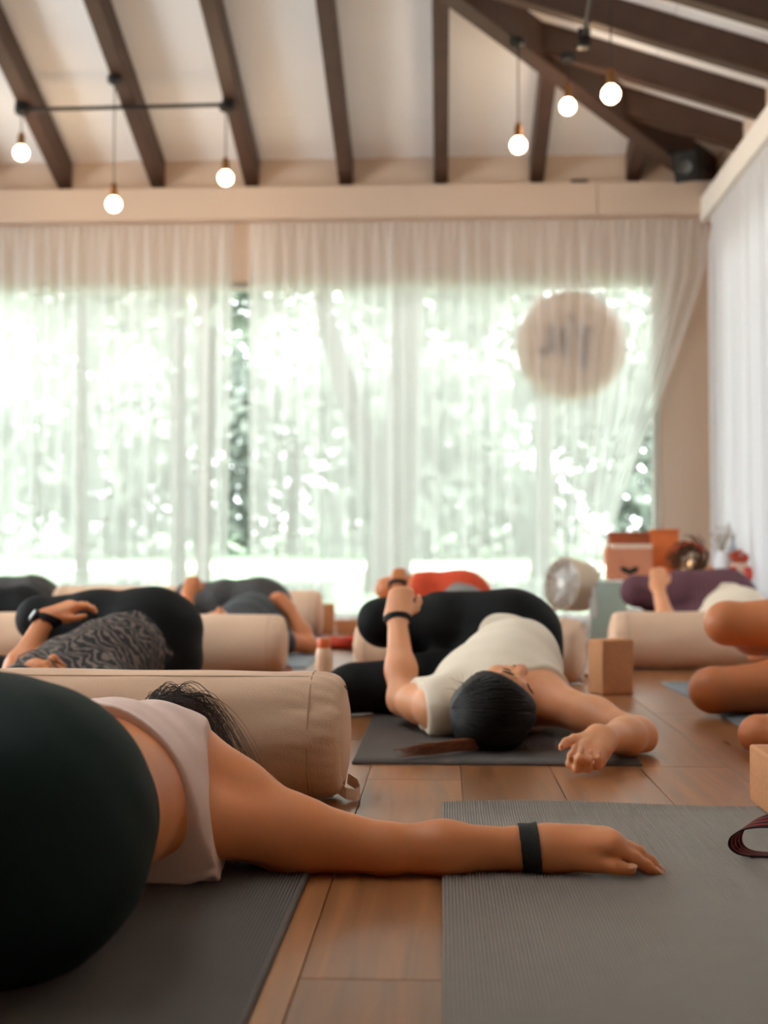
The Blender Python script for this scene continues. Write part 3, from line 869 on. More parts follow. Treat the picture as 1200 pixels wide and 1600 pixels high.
tag(tr_, 'short black metal lighting rod with a junction box under the right rafters', 'light track')
sp = empty('corner_speaker', (1.66, 8.62, 3.09))
R_ = Matrix.Translation((0, -0.05, 0.01)) @ Matrix.Rotation(radians(-28), 4, 'Z') @ Matrix.Rotation(radians(18), 4, 'X')
t = MB(); t.box((-0.085, -0.08, -0.10), (0.085, 0.08, 0.10), 0.012, R_); t.build('cabinet', M['rubber'], sp, True)
t = MB(); t.lathe([(0, 0), (0.055, 0), (0.06, 0.006), (0.05, 0.012), (0, 0.004)], 20, R_ @ Matrix.Translation((0, -0.08, 0)) @ Matrix.Rotation(pi / 2, 4, 'X')); t.build('driver', M['black_metal'], sp, True)
t = MB(); t.tube([(0.0, 0.03, 0.08), (0.10, 0.16, 0.12), (0.20, 0.30, 0.1)], 0.018, 8); t.build('bracket', M['black_metal'], sp, True)
tag(sp, 'small black speaker on a bracket in the top right corner of the room', 'speaker')
t = MB(); t.box((0.91, 8.92, 3.09), (1.03, 8.98, 3.125), 0.008)
tag(t.build('sensor', M['rubber'], None, True), 'small flat black sensor lying on the wall plate', 'sensor')

# ------------------------------------------------------------------ yoga mats
def yoga_mat(x0, y0, x1, y1, m, label, pitch=0.0046, rz=0.0, curl=0.0):
    t = 0.0045; w, ln = x1 - x0, y1 - y0
    n = int(w / pitch); ny = 26
    xs_, hs = [], []
    for i in range(n):
        xs_ += [i * pitch, i * pitch + pitch * 0.30, i * pitch + pitch * 0.5, i * pitch + pitch * 0.8]; hs += [0, 0, 1, 1]
    xs_ += [w]; hs += [0]
    xs_ = np.array([0.0] + xs_); hs = np.array([-t / 0.0022] + hs) * 0.0022; hs[0] = -t
    xs_ = np.append(xs_, w); hs = np.append(hs, -t)
    ys_ = np.linspace(0, ln, ny)
    X, Y = np.meshgrid(xs_, ys_)
    Z = np.broadcast_to(t + hs, X.shape).copy()
    lift = curl * np.clip((Y - (ln - 0.12)) / 0.12, 0, 1) ** 2 * (0.6 + 0.4 * np.sin(X * 9))
    Z = Z + lift + 0.0005
    V = np.stack([X, Y, Z], -1).reshape(-1, 3)
    nx = len(xs_)
    i = (np.arange(ny - 1)[:, None] * nx + np.arange(nx - 1)[None]).ravel()
    F = np.stack([i, i + 1, i + nx + 1, i + nx], -1)
    # end faces and underside
    base = len(V); lo = V.reshape(ny, nx, 3)
    e0 = lo[0].copy(); e0[:, 2] = 0.0005; e1 = lo[-1].copy(); e1[:, 2] = lo[-1, 0, 2]
    V = np.concatenate([V, e0, e1])
    j = np.arange(nx - 1)
    F = np.concatenate([F, np.stack([base + j, base + j + 1, j + 1, j], -1),
                        np.stack([(ny - 1) * nx + j, (ny - 1) * nx + j + 1, base + nx + j + 1, base + nx + j], -1)])
    o = from_np('yoga_mat', V, F, m, None, False)
    o.location = (x0, y0, 0); o.rotation_euler = (0, 0, rz)
    tag(o, label, 'yoga mat')
    return o
yoga_mat(0.0, 0.35, 0.625, 2.355, M['mat_grey'], 'empty ribbed grey yoga mat under the outstretched hand', curl=0.010)
yoga_mat(-0.815, 0.35, -0.19, 2.02, M['mat_dark'], 'dark ribbed yoga mat under the person in dark green leggings')
yoga_mat(-0.20, 2.85, 0.44, 4.62, M['mat_dark'], 'dark yoga mat under the person in the ivory top')
yoga_mat(0.81, 3.2, 1.43, 4.79, M['mat_blue'], 'blue grey yoga mat under the person with bare knees', 0.008)
yoga_mat(-1.42, 3.2, -0.80, 4.9, M['mat_dark'], 'yoga mat under the person with the round wristwatch, behind the near bolster', 0.008)
yoga_mat(-1.19, 5.35, -0.57, 7.05, M['mat_blue'], 'pale grey yoga mat under the person in grey marled leggings', 0.010)

# ------------------------------------------------------------------ bolsters
def bolster(cx_, cy_, ln, rz, label, dia=0.24, hero=False):
    r = dia / 2
    root = empty('bolster', (cx_, cy_, 0), rz)
    rot = Matrix.Translation((0, 0, r)) @ Matrix.Rotation(pi / 2, 4, 'Y')
    n = 40 if hero else 10
    seg = 96 if hero else 40
    h = ln / 2
    prof = [(r * (0.78 + 0.22 * sin(a)), -h + 0.048 * (1 - sin(a + 0.001) * 0 - cos(a) * 1) ) for a in np.linspace(0.0, pi / 2, 6)]
    prof += [(r, z) for z in np.linspace(-h + 0.05, h - 0.05, n)]
    prof += [(rr, -z) for rr, z in prof[:6][::-1]]
    t = MB(); t.lathe(prof, seg, None, cap=False)
    rr_ = np.random.default_rng(int(abs(cx_) * 1000))
    ks = [(rr_.uniform(3, 9), rr_.uniform(6, 24), rr_.uniform(0, 6)) for _ in range(5)]
    for v in t.b.verts:
        a = math.atan2(v.co.y, v.co.x); zz = v.co.z; e = min(1, max(0, (abs(zz) - h + 0.16) / 0.13))
        d = sum(sin(k[0] * a + k[1] * zz + k[2]) for k in ks) * 0.0008
        d += e * 0.0016 * sin(17 * a + 30 * zz) * (0.5 + 0.5 * sin(3 * a + 1)) + e * 0.0012 * sin(29 * a - 60 * zz + 2)
        s_ = (r + d) / r
        v.co.x *= s_; v.co.y *= s_
        v.co = rot @ v.co
        if v.co.z < 0.012: v.co.z = max(0.0025, 0.008 + (v.co.z - 0.012) * 0.3)
    t.build('cover', M['canvas'], root, True)
    for s_ in (-1, 1):
        mt = rot @ Matrix.Translation((0, 0, s_ * (h - 0.004))) @ Matrix.Rotation(0 if s_ > 0 else pi, 4, 'X')
        t = MB(); t.lathe([(r * 0.80, -0.002), (r * 0.7, 0.006), (r * 0.5, 0.011), (r * 0.25, 0.014), (0, 0.015)], seg, mt, cap=False)
        for v in t.b.verts:
            if v.co.z < 0.012: v.co.z = max(0.003, v.co.z)
        ep = t.build('end_panel', M['canvas'], root, True)
        t = MB()
        ring = [rot @ Vector((r * 1.004 * cos(a), r * 1.004 * sin(a), s_ * (h - 0.058))) for a in np.linspace(0, 2 * pi, 49)]
        for p in ring: p.z = max(p.z, 0.006)
        t.tube(ring, 0.0016, 6, False); t.build('piping', M['canvas_seam'], root, True)
    if hero:
        zs = np.linspace(-h + 0.06, h - 0.045, 24)
        t = MB(); a = radians(200)
        t.tube([rot @ Vector((r * 1.003 * cos(a), r * 1.003 * sin(a), z)) for z in zs], 0.0012, 6); t.build('side_seam', M['canvas_seam'], root, True)
    # carrying loop at the end nearest the floor
    t = MB()
    pts = [(h - 0.012, -0.035, 0.022), (h + 0.006, -0.040, 0.012), (h + 0.022, -0.030, 0.007), (h + 0.030, -0.006, 0.010), (h + 0.022, 0.022, 0.018), (h + 0.004, 0.036, 0.026)]
    bm = t.b; prev = None
    for x, y, z in pts:
        q = [bm.verts.new((x, y, z - 0.007)), bm.verts.new((x, y + 0.004, z + 0.014)), bm.verts.new((x - 0.002, y + 0.006, z + 0.013)), bm.verts.new((x - 0.003, y + 0.003, z - 0.006))]
        if prev:
            for k in range(4): bm.faces.new((prev[k], prev[(k + 1) % 4], q[(k + 1) % 4], q[k]))
        else: bm.faces.new(q)
        prev = q
    bm.faces.new(prev[::-1])
    t.build('carrying_loop', M['canvas'], root, True)
    tag(root, label, 'bolster')
    return root
bolster(-0.560, 2.455, 0.75, radians(-1.0), 'large natural canvas bolster behind the person in dark green leggings', hero=True)
bolster(-0.995, 5.06, 0.75, 0, 'canvas bolster lying behind the hips of the person in the printed black tee')
bolster(-1.97, 5.20, 0.75, 0, 'canvas bolster cut by the left picture edge, behind the round wristwatch')
bolster(0.10, 4.86, 0.86, radians(-17), 'canvas bolster behind the person in the ivory top')
bolster(1.085, 5.42, 0.75, 0, 'canvas bolster lying in front of the person in purple leggings')
bolster(-1.09, 7.45, 0.78, 0, 'canvas bolster behind the person in grey marled leggings', 0.28)
bolster(-1.93, 7.75, 0.85, 0, 'farthest canvas bolster, its top just showing over black hips', 0.30)

# ------------------------------------------------------------------ blocks, bottle, strap and small things on the floor
def block(name, c_, d, rz, label, z=0.0, bev=0.007, m=None, group=None):
    t = MB(); t.box((-d[0] / 2, -d[1] / 2, 0), (d[0] / 2, d[1] / 2, d[2]), bev)
    o = t.build(name, m or M['cork'], None, True)
    o.location = (c_[0], c_[1], z); o.rotation_euler = (0, 0, rz)
    return tag(o, label, 'yoga block', group)
block('cork_block', (0.575, 4.41), (0.125, 0.092, 0.185), radians(27), 'cork yoga block standing upright right of the person in the ivory top')
block('cork_block', (0.682, 2.335), (0.23, 0.15, 0.105), 0, 'cork yoga block cut by the right picture edge, behind the striped strap', 0.0078)
block('cork_block', (-0.735, 8.02), (0.125, 0.09, 0.185), radians(8), 'upright cork block of the far pile near the window')
block('cork_block', (-0.590, 8.00), (0.14, 0.09, 0.085), 0, 'flat cork block of the far pile, between the two taller pieces')
t = MB()
arch = [(-0.085, 0), (0.085, 0), (0.085, 0.11)] + [(0.085 * cos(a), 0.11 + 0.06 * sin(a)) for a in np.linspace(0.25, pi - 0.25, 9)] + [(-0.085, 0.11)]
f0 = [t.b.verts.new((x, -0.05, z)) for x, z in arch]; f1 = [t.b.verts.new((x, 0.05, z)) for x, z in arch]
t.b.faces.new(f0); t.b.faces.new(f1[::-1])
for i in range(len(arch)): t.b.faces.new((f0[i], f1[i], f1[(i + 1) % len(arch)], f0[(i + 1) % len(arch)]))
o = t.build('arched_block', M['cork'], None, True); o.location = (-0.43, 8.02, 0)
tag(o, 'round-topped cork block of the far pile, partly behind black knees', 'yoga block')
o = empty('flask', (-0.80, 8.2, 0))
t = MB(); t.lathe([(0, 0), (0.032, 0), (0.034, 0.01), (0.034, 0.13), (0.024, 0.155), (0, 0.155)], 20); t.build('body', M['white_plastic'], o, True)
t = MB(); t.lathe([(0, 0.155), (0.03, 0.155), (0.034, 0.17), (0.03, 0.19), (0.015, 0.20), (0, 0.20)], 20); t.build('cap', M['cork'], o, True)
tag(o, 'white flask with a brown cap standing behind the far cork blocks', 'flask')
o = empty('water_bottle', (-0.425, 4.62, 0))
t = MB(); t.lathe([(0, 0.0005), (0.029, 0.001), (0.031, 0.01), (0.031, 0.11), (0.028, 0.128), (0.024, 0.138), (0, 0.138)], 24); t.build('body', M['bottle'], o, True)
t = MB(); t.lathe([(0, 0.138), (0.025, 0.138), (0.026, 0.142), (0.026, 0.168), (0.022, 0.174), (0, 0.174)], 24); t.build('cap', M['orange_plastic'], o, True)
tag(o, 'peach water bottle with an orange cap beside black knees', 'bottle')
f_ = wrinkle(union([(ell((-0.50, 6.6, 0.025), (0.12, 0.08, 0.032)), 0.01), (ell((-0.44, 6.55, 0.05), (0.06, 0.05, 0.022)), 0.03), (ell((-0.57, 6.62, 0.03), (0.06, 0.05, 0.028)), 0.02)]), 0.003, 90, (0.8, 0.6, 0), (0, 0, 1))
tag(sdf_obj('cloth', f_, 0.006, M['red_cloth'], None, 0.001), 'crumpled red cloth on the floor before the far cork blocks', 'cloth')
t = MB(); t.box((-0.06, -0.05, 0), (0.06, 0.05, 0.02), 0.008); o = t.build('pouch', M['teal'], None, True); o.location = (-0.70, 7.3, 0)
tag(o, 'small flat teal pouch on the floor beside the red cloth', 'pouch')
f_ = wrinkle(union([(ell((0.82, 7.5, 0.02), (0.13, 0.12, 0.028)), 0.01), (ell((0.78, 7.45, 0.035), (0.08, 0.07, 0.02)), 0.02)]), 0.002, 80)
tag(sdf_obj('cloth', f_, 0.007, mat('pink_cloth', (232, 160, 148), 0.9), None, 0.001), 'folded pink cloth on the floor below the white fan', 'cloth')

# striped strap: a flat woven ribbon looped over on itself
path = [(0.86, 0.010, 0.3), (0.74, 0.022, 0.7), (0.64, 0.040, 1), (0.56, 0.054, 1), (0.51, 0.060, 0.9), (0.475, 0.061, 0.75), (0.450, 0.056, 0.5), (0.434, 0.045, 0.25),
        (0.429, 0.032, 0.1), (0.433, 0.020, 0), (0.447, 0.011, 0), (0.475, 0.0085, 0), (0.54, 0.0085, 0), (0.66, 0.0085, 0), (0.80, 0.0085, 0)]
pp = []
for i in range(len(path) - 1):
    p0, p1, p2, p3 = [np.array(path[min(max(i + k, 0), len(path) - 1)]) for k in (-1, 0, 1, 2)]
    for tt in np.linspace(0, 1, 6, endpoint=False):
        pp.append(0.5 * (2 * p1 + (p2 - p0) * tt + (2 * p0 - 5 * p1 + 4 * p2 - p3) * tt ** 2 + (3 * p1 - p0 - 3 * p2 + p3) * tt ** 3))
bm = bmesh.new(); prev = None; nw = 6
for i, (x, z, tilt) in enumerate(pp):
    d_ = np.array(pp[min(i + 1, len(pp) - 1)][:2]) - np.array(pp[max(i - 1, 0)][:2]); d_ /= np.linalg.norm(d_) + 1e-9
    nx_, nz_ = -d_[1], d_[0]
    row = []
    for s_ in (0.0009, -0.0009):
        rr_ = []
        for k_ in range(nw + 1):
            f = k_ / nw
            rr_.append(bm.verts.new((x + nx_ * s_ + f * 0.026, 1.958 + f * 0.028, max(0.0078, z * 0.82 + 0.0014 + nz_ * s_ + f * 0.020 * tilt))))
        row.append(rr_)
    if prev:
        for k_ in range(nw):
            bm.faces.new((prev[0][k_], prev[0][k_ + 1], row[0][k_ + 1], row[0][k_])); bm.faces.new((prev[1][k_ + 1], prev[1][k_], row[1][k_], row[1][k_ + 1]))
        bm.faces.new((prev[1][0], prev[0][0], row[0][0], row[1][0])); bm.faces.new((prev[0][nw], prev[1][nw], row[1][nw], row[0][nw]))
    prev = row
t = MB(); t.b.free(); t.b = bm
tag(t.build('yoga_strap', M['strap'], None, True), 'looped dark red striped cotton strap lying on the empty grey mat', 'strap')

# ------------------------------------------------------------------ fan, mirror and low table in the far right corner
fan = empty('floor_fan', (0.735, 7.2, 0))
ax = Vector((-0.80, -0.58, 0.12)).normalized()
mt = Matrix.Translation((0.0, 0, 0.315)) @ ax.to_track_quat('Z', 'Y').to_matrix().to_4x4()
t = MB(); t.lathe([(0.05, -0.105), (0.11, -0.10), (0.138, -0.08), (0.146, -0.04), (0.150, 0.05), (0.150, 0.085), (0.143, 0.09), (0.143, 0.05), (0.10, -0.06), (0.03, -0.07)], 40, mt); t.build('housing', M['beige_plastic'], fan, True)
t = MB()
for rr_ in (0.03, 0.055, 0.08, 0.105, 0.13): t.tube([mt @ Vector((rr_ * cos(a), rr_ * sin(a), 0.088)) for a in np.linspace(0, 2 * pi, 33)], 0.0022, 6, False)
for k_ in range(16):
    a = k_ * pi / 8; t.tube([mt @ Vector((0.03 * cos(a), 0.03 * sin(a), 0.09)), mt @ Vector((0.147 * cos(a + 0.3), 0.147 * sin(a + 0.3), 0.086))], 0.0022, 6)
t.lathe([(0, 0.096), (0.03, 0.094), (0.034, 0.084), (0, 0.08)], 20, mt); t.build('grille', M['white_plastic'], fan, True)
for k_ in range(5):
    t = MB(); a = k_ * 2 * pi / 5
    q = [mt @ Vector((rr_ * cos(a + da), rr_ * sin(a + da), zz)) for rr_, da, zz in ((0.025, -0.3, 0.0), (0.13, -0.35, 0.01), (0.135, 0.25, 0.05), (0.025, 0.4, 0.03))]
    vs = [t.b.verts.new(v) for v in q] + [t.b.verts.new(v + (mt.to_3x3() @ Vector((0, 0, 0.004)))) for v in q]
    t.b.faces.new(vs[:4]); t.b.faces.new(vs[7:3:-1])
    for i in range(4): t.b.faces.new((vs[i], vs[i + 4], vs[(i + 1) % 4 + 4], vs[(i + 1) % 4]))
    t.build('blade', M['white_plastic'], fan, False)
t = MB(); t.lathe([(0, 0), (0.125, 0), (0.128, 0.012), (0.11, 0.025), (0.03, 0.032), (0, 0.032)], 32); t.build('base', M['white_plastic'], fan, True)
t = MB(); t.tube([(-0.05, 0.06, 0.02), (-0.10, 0.135, 0.15), (-0.09, 0.13, 0.315)], 0.014, 8); t.tube([(0.05, -0.06, 0.02), (0.11, -0.135, 0.15), (0.10, -0.13, 0.315)], 0.014, 8)
t.build('yoke', M['white_plastic'], fan, True)
tag(fan, 'drum shaped floor fan with a white grille, left of the low table', 'fan')

mi = empty('mirror', (0.90, 7.02, 0)); mi.rotation_euler = (radians(-14), 0, radians(-14))
t = MB(); t.box((-0.105, -0.008, 0), (0.105, 0.010, 0.355), 0.004); t.build('frame', M['white_plastic'], mi, True)
t = MB(); t.box((-0.092, -0.011, 0.012), (0.092, -0.0075, 0.343)); t.build('mirror_glass', M['mirror'], mi)
tag(mi, 'small white framed mirror leaning between fan and low table', 'mirror')

tb = empty('low_table', (1.42, 7.72, 0))
t = MB(); t.box((-0.40, -0.22, 0.315), (0.375, 0.26, 0.34), 0.004); t.build('tabletop', M['table'], tb, True)
t = MB(); t.box((-0.40, -0.20, 0.15), (0.375, 0.26, 0.17), 0.004); t.build('shelf', M['table'], tb, True)
for x, y in ((-0.385, -0.205), (0.345, -0.205), (-0.385, 0.225), (0.345, 0.225)):
    t = MB(); t.box((x, y, 0), (x + 0.03, y + 0.03, 0.315), 0.003); t.build('leg', M['table_grey'], tb, True)
tag(tb, 'low pale table with a shelf in the far right corner', 'table')
TZ = 0.34
def on_table(o, x, y): o.location = (x, y, TZ); return o
o = empty('wooden_box'); on_table(o, 1.155, 7.88)
t = MB(); t.box((-0.135, -0.04, 0), (0.135, 0.08, 0.265), 0.006); t.build('body', M['dark_orange'], o, True)
t = MB(); t.box((-0.14, -0.045, 0.265), (0.14, 0.085, 0.287), 0.005); t.build('lid', M['dark_orange'], o, True)
tag(o, 'dark orange wooden box standing behind the terracotta gift bag', 'box')
o = empty('gift_bag'); on_table(o, 1.12, 7.70)
f_ = cut(union([(ell((0, 0, 0.11), (10, 0.055, 10)), 0.01)]), [((-0.14, 0, 0), (-1, 0, -0.05)), ((0.13, 0, 0), (1, 0, 0)), ((0, 0, 0.195), (0, 0, 1)), ((0, 0, 0.001), (0, 0, -1))], 0.012)
f_ = wrinkle(f_, 0.0012, 60, (0.7, 0, 0.7), (1, 0, 0)); f_.box = (A3((-0.15, -0.06, 0)), A3((0.14, 0.06, 0.2)))
sdf_obj('bag', f_, 0.006, M['paper'], o)
t = MB(); t.box((-0.115, -0.058, 0.186), (0.128, 0.05, 0.212), 0.006); t.build('paper_band', M['paper_light'], o, True)
for s_ in (-1, 1):
    t = MB(); t.sphere((0, 0, 0), 1, 16, (0.030, 0.012, 0.016)); q = t.build('bow_loop', M['rubber'], o, True); q.location = (s_ * 0.027 - 0.01, -0.062, 0.058); q.rotation_euler = (0, s_ * -0.5, 0)
t = MB(); t.sphere((-0.01, -0.066, 0.045), 0.016, 12, (1, 0.7, 1)); t.build('bow_knot', M['rubber'], o, True)
tag(o, 'terracotta paper gift bag with a black bow on the low table', 'gift bag')
o = empty('orange_panel'); on_table(o, 1.345, 7.80); o.rotation_euler = (radians(-6), 0, radians(-8))
t = MB(); t.box((-0.085, -0.01, 0), (0.085, 0.012, 0.30), 0.006); t.build('board', M['orange_board'], o, True)
t = MB(); t.box((-0.09, -0.016, 0.285), (0.09, 0.016, 0.306), 0.004); t.build('edge_strip', M['orange_board'], o, True)
tag(o, 'plain orange board standing on the low table behind the wreath', 'board')
o = empty('wreath'); on_table(o, 1.455, 7.62)
tw = []
for k_ in range(270):
    a0 = RNG.uniform(0, 2 * pi); r0 = 0.078 + RNG.normal() * 0.019; y0 = RNG.normal() * 0.012; sp_ = RNG.uniform(0.35, 0.9); dr = RNG.normal() * 0.022
    tw.append([((r0 + dr * q) * cos(a0 + sp_ * q), y0 + RNG.normal() * 0.002, 0.118 + (r0 + dr * q) * sin(a0 + sp_ * q)) for q in np.linspace(0, 1, 6)])
t = MB()
for s_ in tw: t.tube(s_, 0.0038, 5)
for v in t.b.verts: v.co.z = max(v.co.z, 0.001)
t.build('twigs', M['wreath'], o, True)
t = MB()
for k_ in range(24):
    a = RNG.uniform(0.3, 2.8); t.sphere((0.095 * cos(a), -0.015 + RNG.normal() * 0.01, 0.118 + 0.1 * sin(a)), 0.009, 8)
t.build('berries', M['flower'], o, True)['kind'] = 'stuff'
tag(o, 'round wreath of brown dried twigs standing on the low table', 'wreath')
for x, zc, lab in ((1.475, 0.085, 'lit candle in glass glowing through the wreath, taller of two'), (1.432, 0.055, 'lit candle in glass glowing through the wreath, shorter of two')):
    o = empty('candle'); on_table(o, x, 7.70 if zc > 0.07 else 7.69)
    t = MB(); t.lathe([(0, 0), (0.019, 0), (0.019, zc - 0.02), (0.016, zc - 0.018), (0, zc - 0.018)], 18); t.build('wax', M['paper_light'], o, True)
    t = MB(); t.lathe([(0, zc - 0.016), (0.010, zc - 0.006), (0.013, zc + 0.008), (0.008, zc + 0.026), (0, zc + 0.042)], 14); t.build('flame', M['candle'], o, True)
    tag(o, lab, 'candle')
o = empty('copper_cup'); on_table(o, 1.575, 7.62)
t = MB(); t.lathe([(0, 0), (0.024, 0), (0.029, 0.02), (0.031, 0.075), (0.028, 0.075), (0.026, 0.02), (0, 0.01)], 24); t.build('cup', M['copper'], o, True)
t = MB(); t.lathe([(0.030, 0.070), (0.033, 0.073), (0.033, 0.078), (0.029, 0.079)], 24); t.build('rim', M['copper'], o, True)
tag(o, 'small copper cup between the wreath and the white vase', 'cup')
o = empty('vase'); on_table(o, 1.645, 7.60)
t = MB(); t.lathe([(0, 0), (0.034, 0), (0.046, 0.03), (0.050, 0.08), (0.046, 0.12), (0.034, 0.15), (0.032, 0.17), (0.029, 0.17), (0.03, 0.15), (0.04, 0.12), (0, 0.02)], 32); t.build('pot', M['ceramic'], o, True)
st = []
for k_ in range(26):
    a = RNG.uniform(0, 2 * pi); rr_ = RNG.uniform(0.02, 0.11); hh = RNG.uniform(0.06, 0.16)
    st.append([(rr_ * cos(a) * q * (0.15 + 0.85 * q), rr_ * sin(a) * q * 0.5, 0.10 + (0.07 + hh) * q) for q in np.linspace(0, 1, 6)])
t = MB()
for s_ in st: t.tube(s_, 0.0016, 5)
for s_ in st: t.sphere(s_[-1], 0.006, 6, (1, 1, 1.7))
t.build('dried_stems', M['twig'], o, True)
tag(o, 'white ceramic vase with dry pale stems on the low table', 'vase')
o = empty('flower_pot'); on_table(o, 1.735, 7.56)
t = MB(); t.lathe([(0, 0), (0.042, 0), (0.052, 0.09), (0.055, 0.10), (0.048, 0.10), (0.04, 0.06), (0, 0.05)], 28); t.build('pot', M['paper_light'], o, True)
t = MB()
for k_ in range(38):
    d_ = RNG.normal(size=3); d_ /= np.linalg.norm(d_); t.sphere((d_[0] * 0.045, d_[1] * 0.04, 0.135 + d_[2] * 0.035), RNG.uniform(0.009, 0.015), 8)
t.tube([(0, 0, 0.05), (0, 0, 0.13)], 0.03, 8); t.build('flowers', M['flower'], o, True)
tag(o, 'cream pot with red brown flowers on the low table', 'flower pot')
for x, y, lab in ((1.690, 7.525, 'red glass jar left of the cream flower pot'), (1.775, 7.515, 'red glass jar right of the cream flower pot')):
    o = empty('glass_jar'); on_table(o, x, y)
    t = MB(); t.lathe([(0, 0), (0.020, 0), (0.027, 0.02), (0.027, 0.05), (0.021, 0.066), (0.019, 0.066), (0.024, 0.05), (0.024, 0.02), (0, 0.008)], 22); t.build('jar', M['red_glass'], o, True)
    t = MB(); t.lathe([(0, 0.066), (0.021, 0.066), (0.022, 0.076), (0.010, 0.08), (0, 0.08)], 22); t.build('lid', M['red_glass'], o, True)
    tag(o, lab, 'jar')
o = empty('bottle'); on_table(o, 1.765, 7.86)
t = MB(); t.lathe([(0, 0), (0.03, 0), (0.032, 0.01), (0.032, 0.17), (0.02, 0.20), (0.012, 0.215), (0.012, 0.255), (0, 0.255)], 24); t.build('body', M['grey_glass'], o, True)
t = MB(); t.lathe([(0, 0.255), (0.015, 0.255), (0.015, 0.275), (0, 0.277)], 20); t.build('cap', M['grey_glass'], o, True)
tag(o, 'slim grey bottle at the back of the low table by the side curtain', 'bottle')
# ------------------------------------------------------------------ people
def band(body, p, axis, w, t, inner=0.001):
    """a strap round a limb: a shell of the body between two planes across the limb"""
    axis = unit(axis); p = A3(p)
    def f(P):
        d = body(P)
        sh = np.maximum(d - t, -(d - inner))
        q = (P - p) @ axis
        d2 = smax(sh, np.abs(q) - w / 2, 0.001)
        return np.maximum(d2, np.linalg.norm(P - p, axis=1) - 0.06)
    f.box = (p - 0.05, p + 0.05); return f

BASE = dict(sh_l=(-0.005, 3.30, 0.075), sh_r=(0.265, 3.32, 0.095), chest=(0.145, 3.42, 0.115), waist=(0.185, 3.62, 0.150), pelvis=(0.20, 3.84, 0.172),
            hip_t=(0.20, 3.85, 0.262), knee_t=(-0.175, 3.93, 0.262), ank_t=(0.08, 4.23, 0.16), hip_b=(0.18, 3.80, 0.095), knee_b=(-0.255, 3.76, 0.078), ank_b=(0.06, 4.10, 0.055),
            el_l=(-0.105, 3.50, 0.075), wr_l=(-0.128, 3.665, 0.292), hd_l=((0.14, 0.55, 0.80), (0, -0.85, 0.55), (1, 0, 0)), curl_l=[(68, 50, 30), (70, 50, 30), (70, 52, 30), (70, 55, 30)],
            el_r=(0.458, 3.04, 0.042), wr_r=(0.345, 2.815, 0.064), hd_r=((-0.42, -0.80, -0.40), (0, 0.5, -0.87), (-0.87, 0.48, 0)), curl_r=[(4, 88, 62), (0, 92, 64), (2, 94, 64), (8, 90, 62)],
            head=(0.130, 3.09, 0.104), u=(0.0, -0.98, -0.19), n=(0.62, -0.15, 0.77))

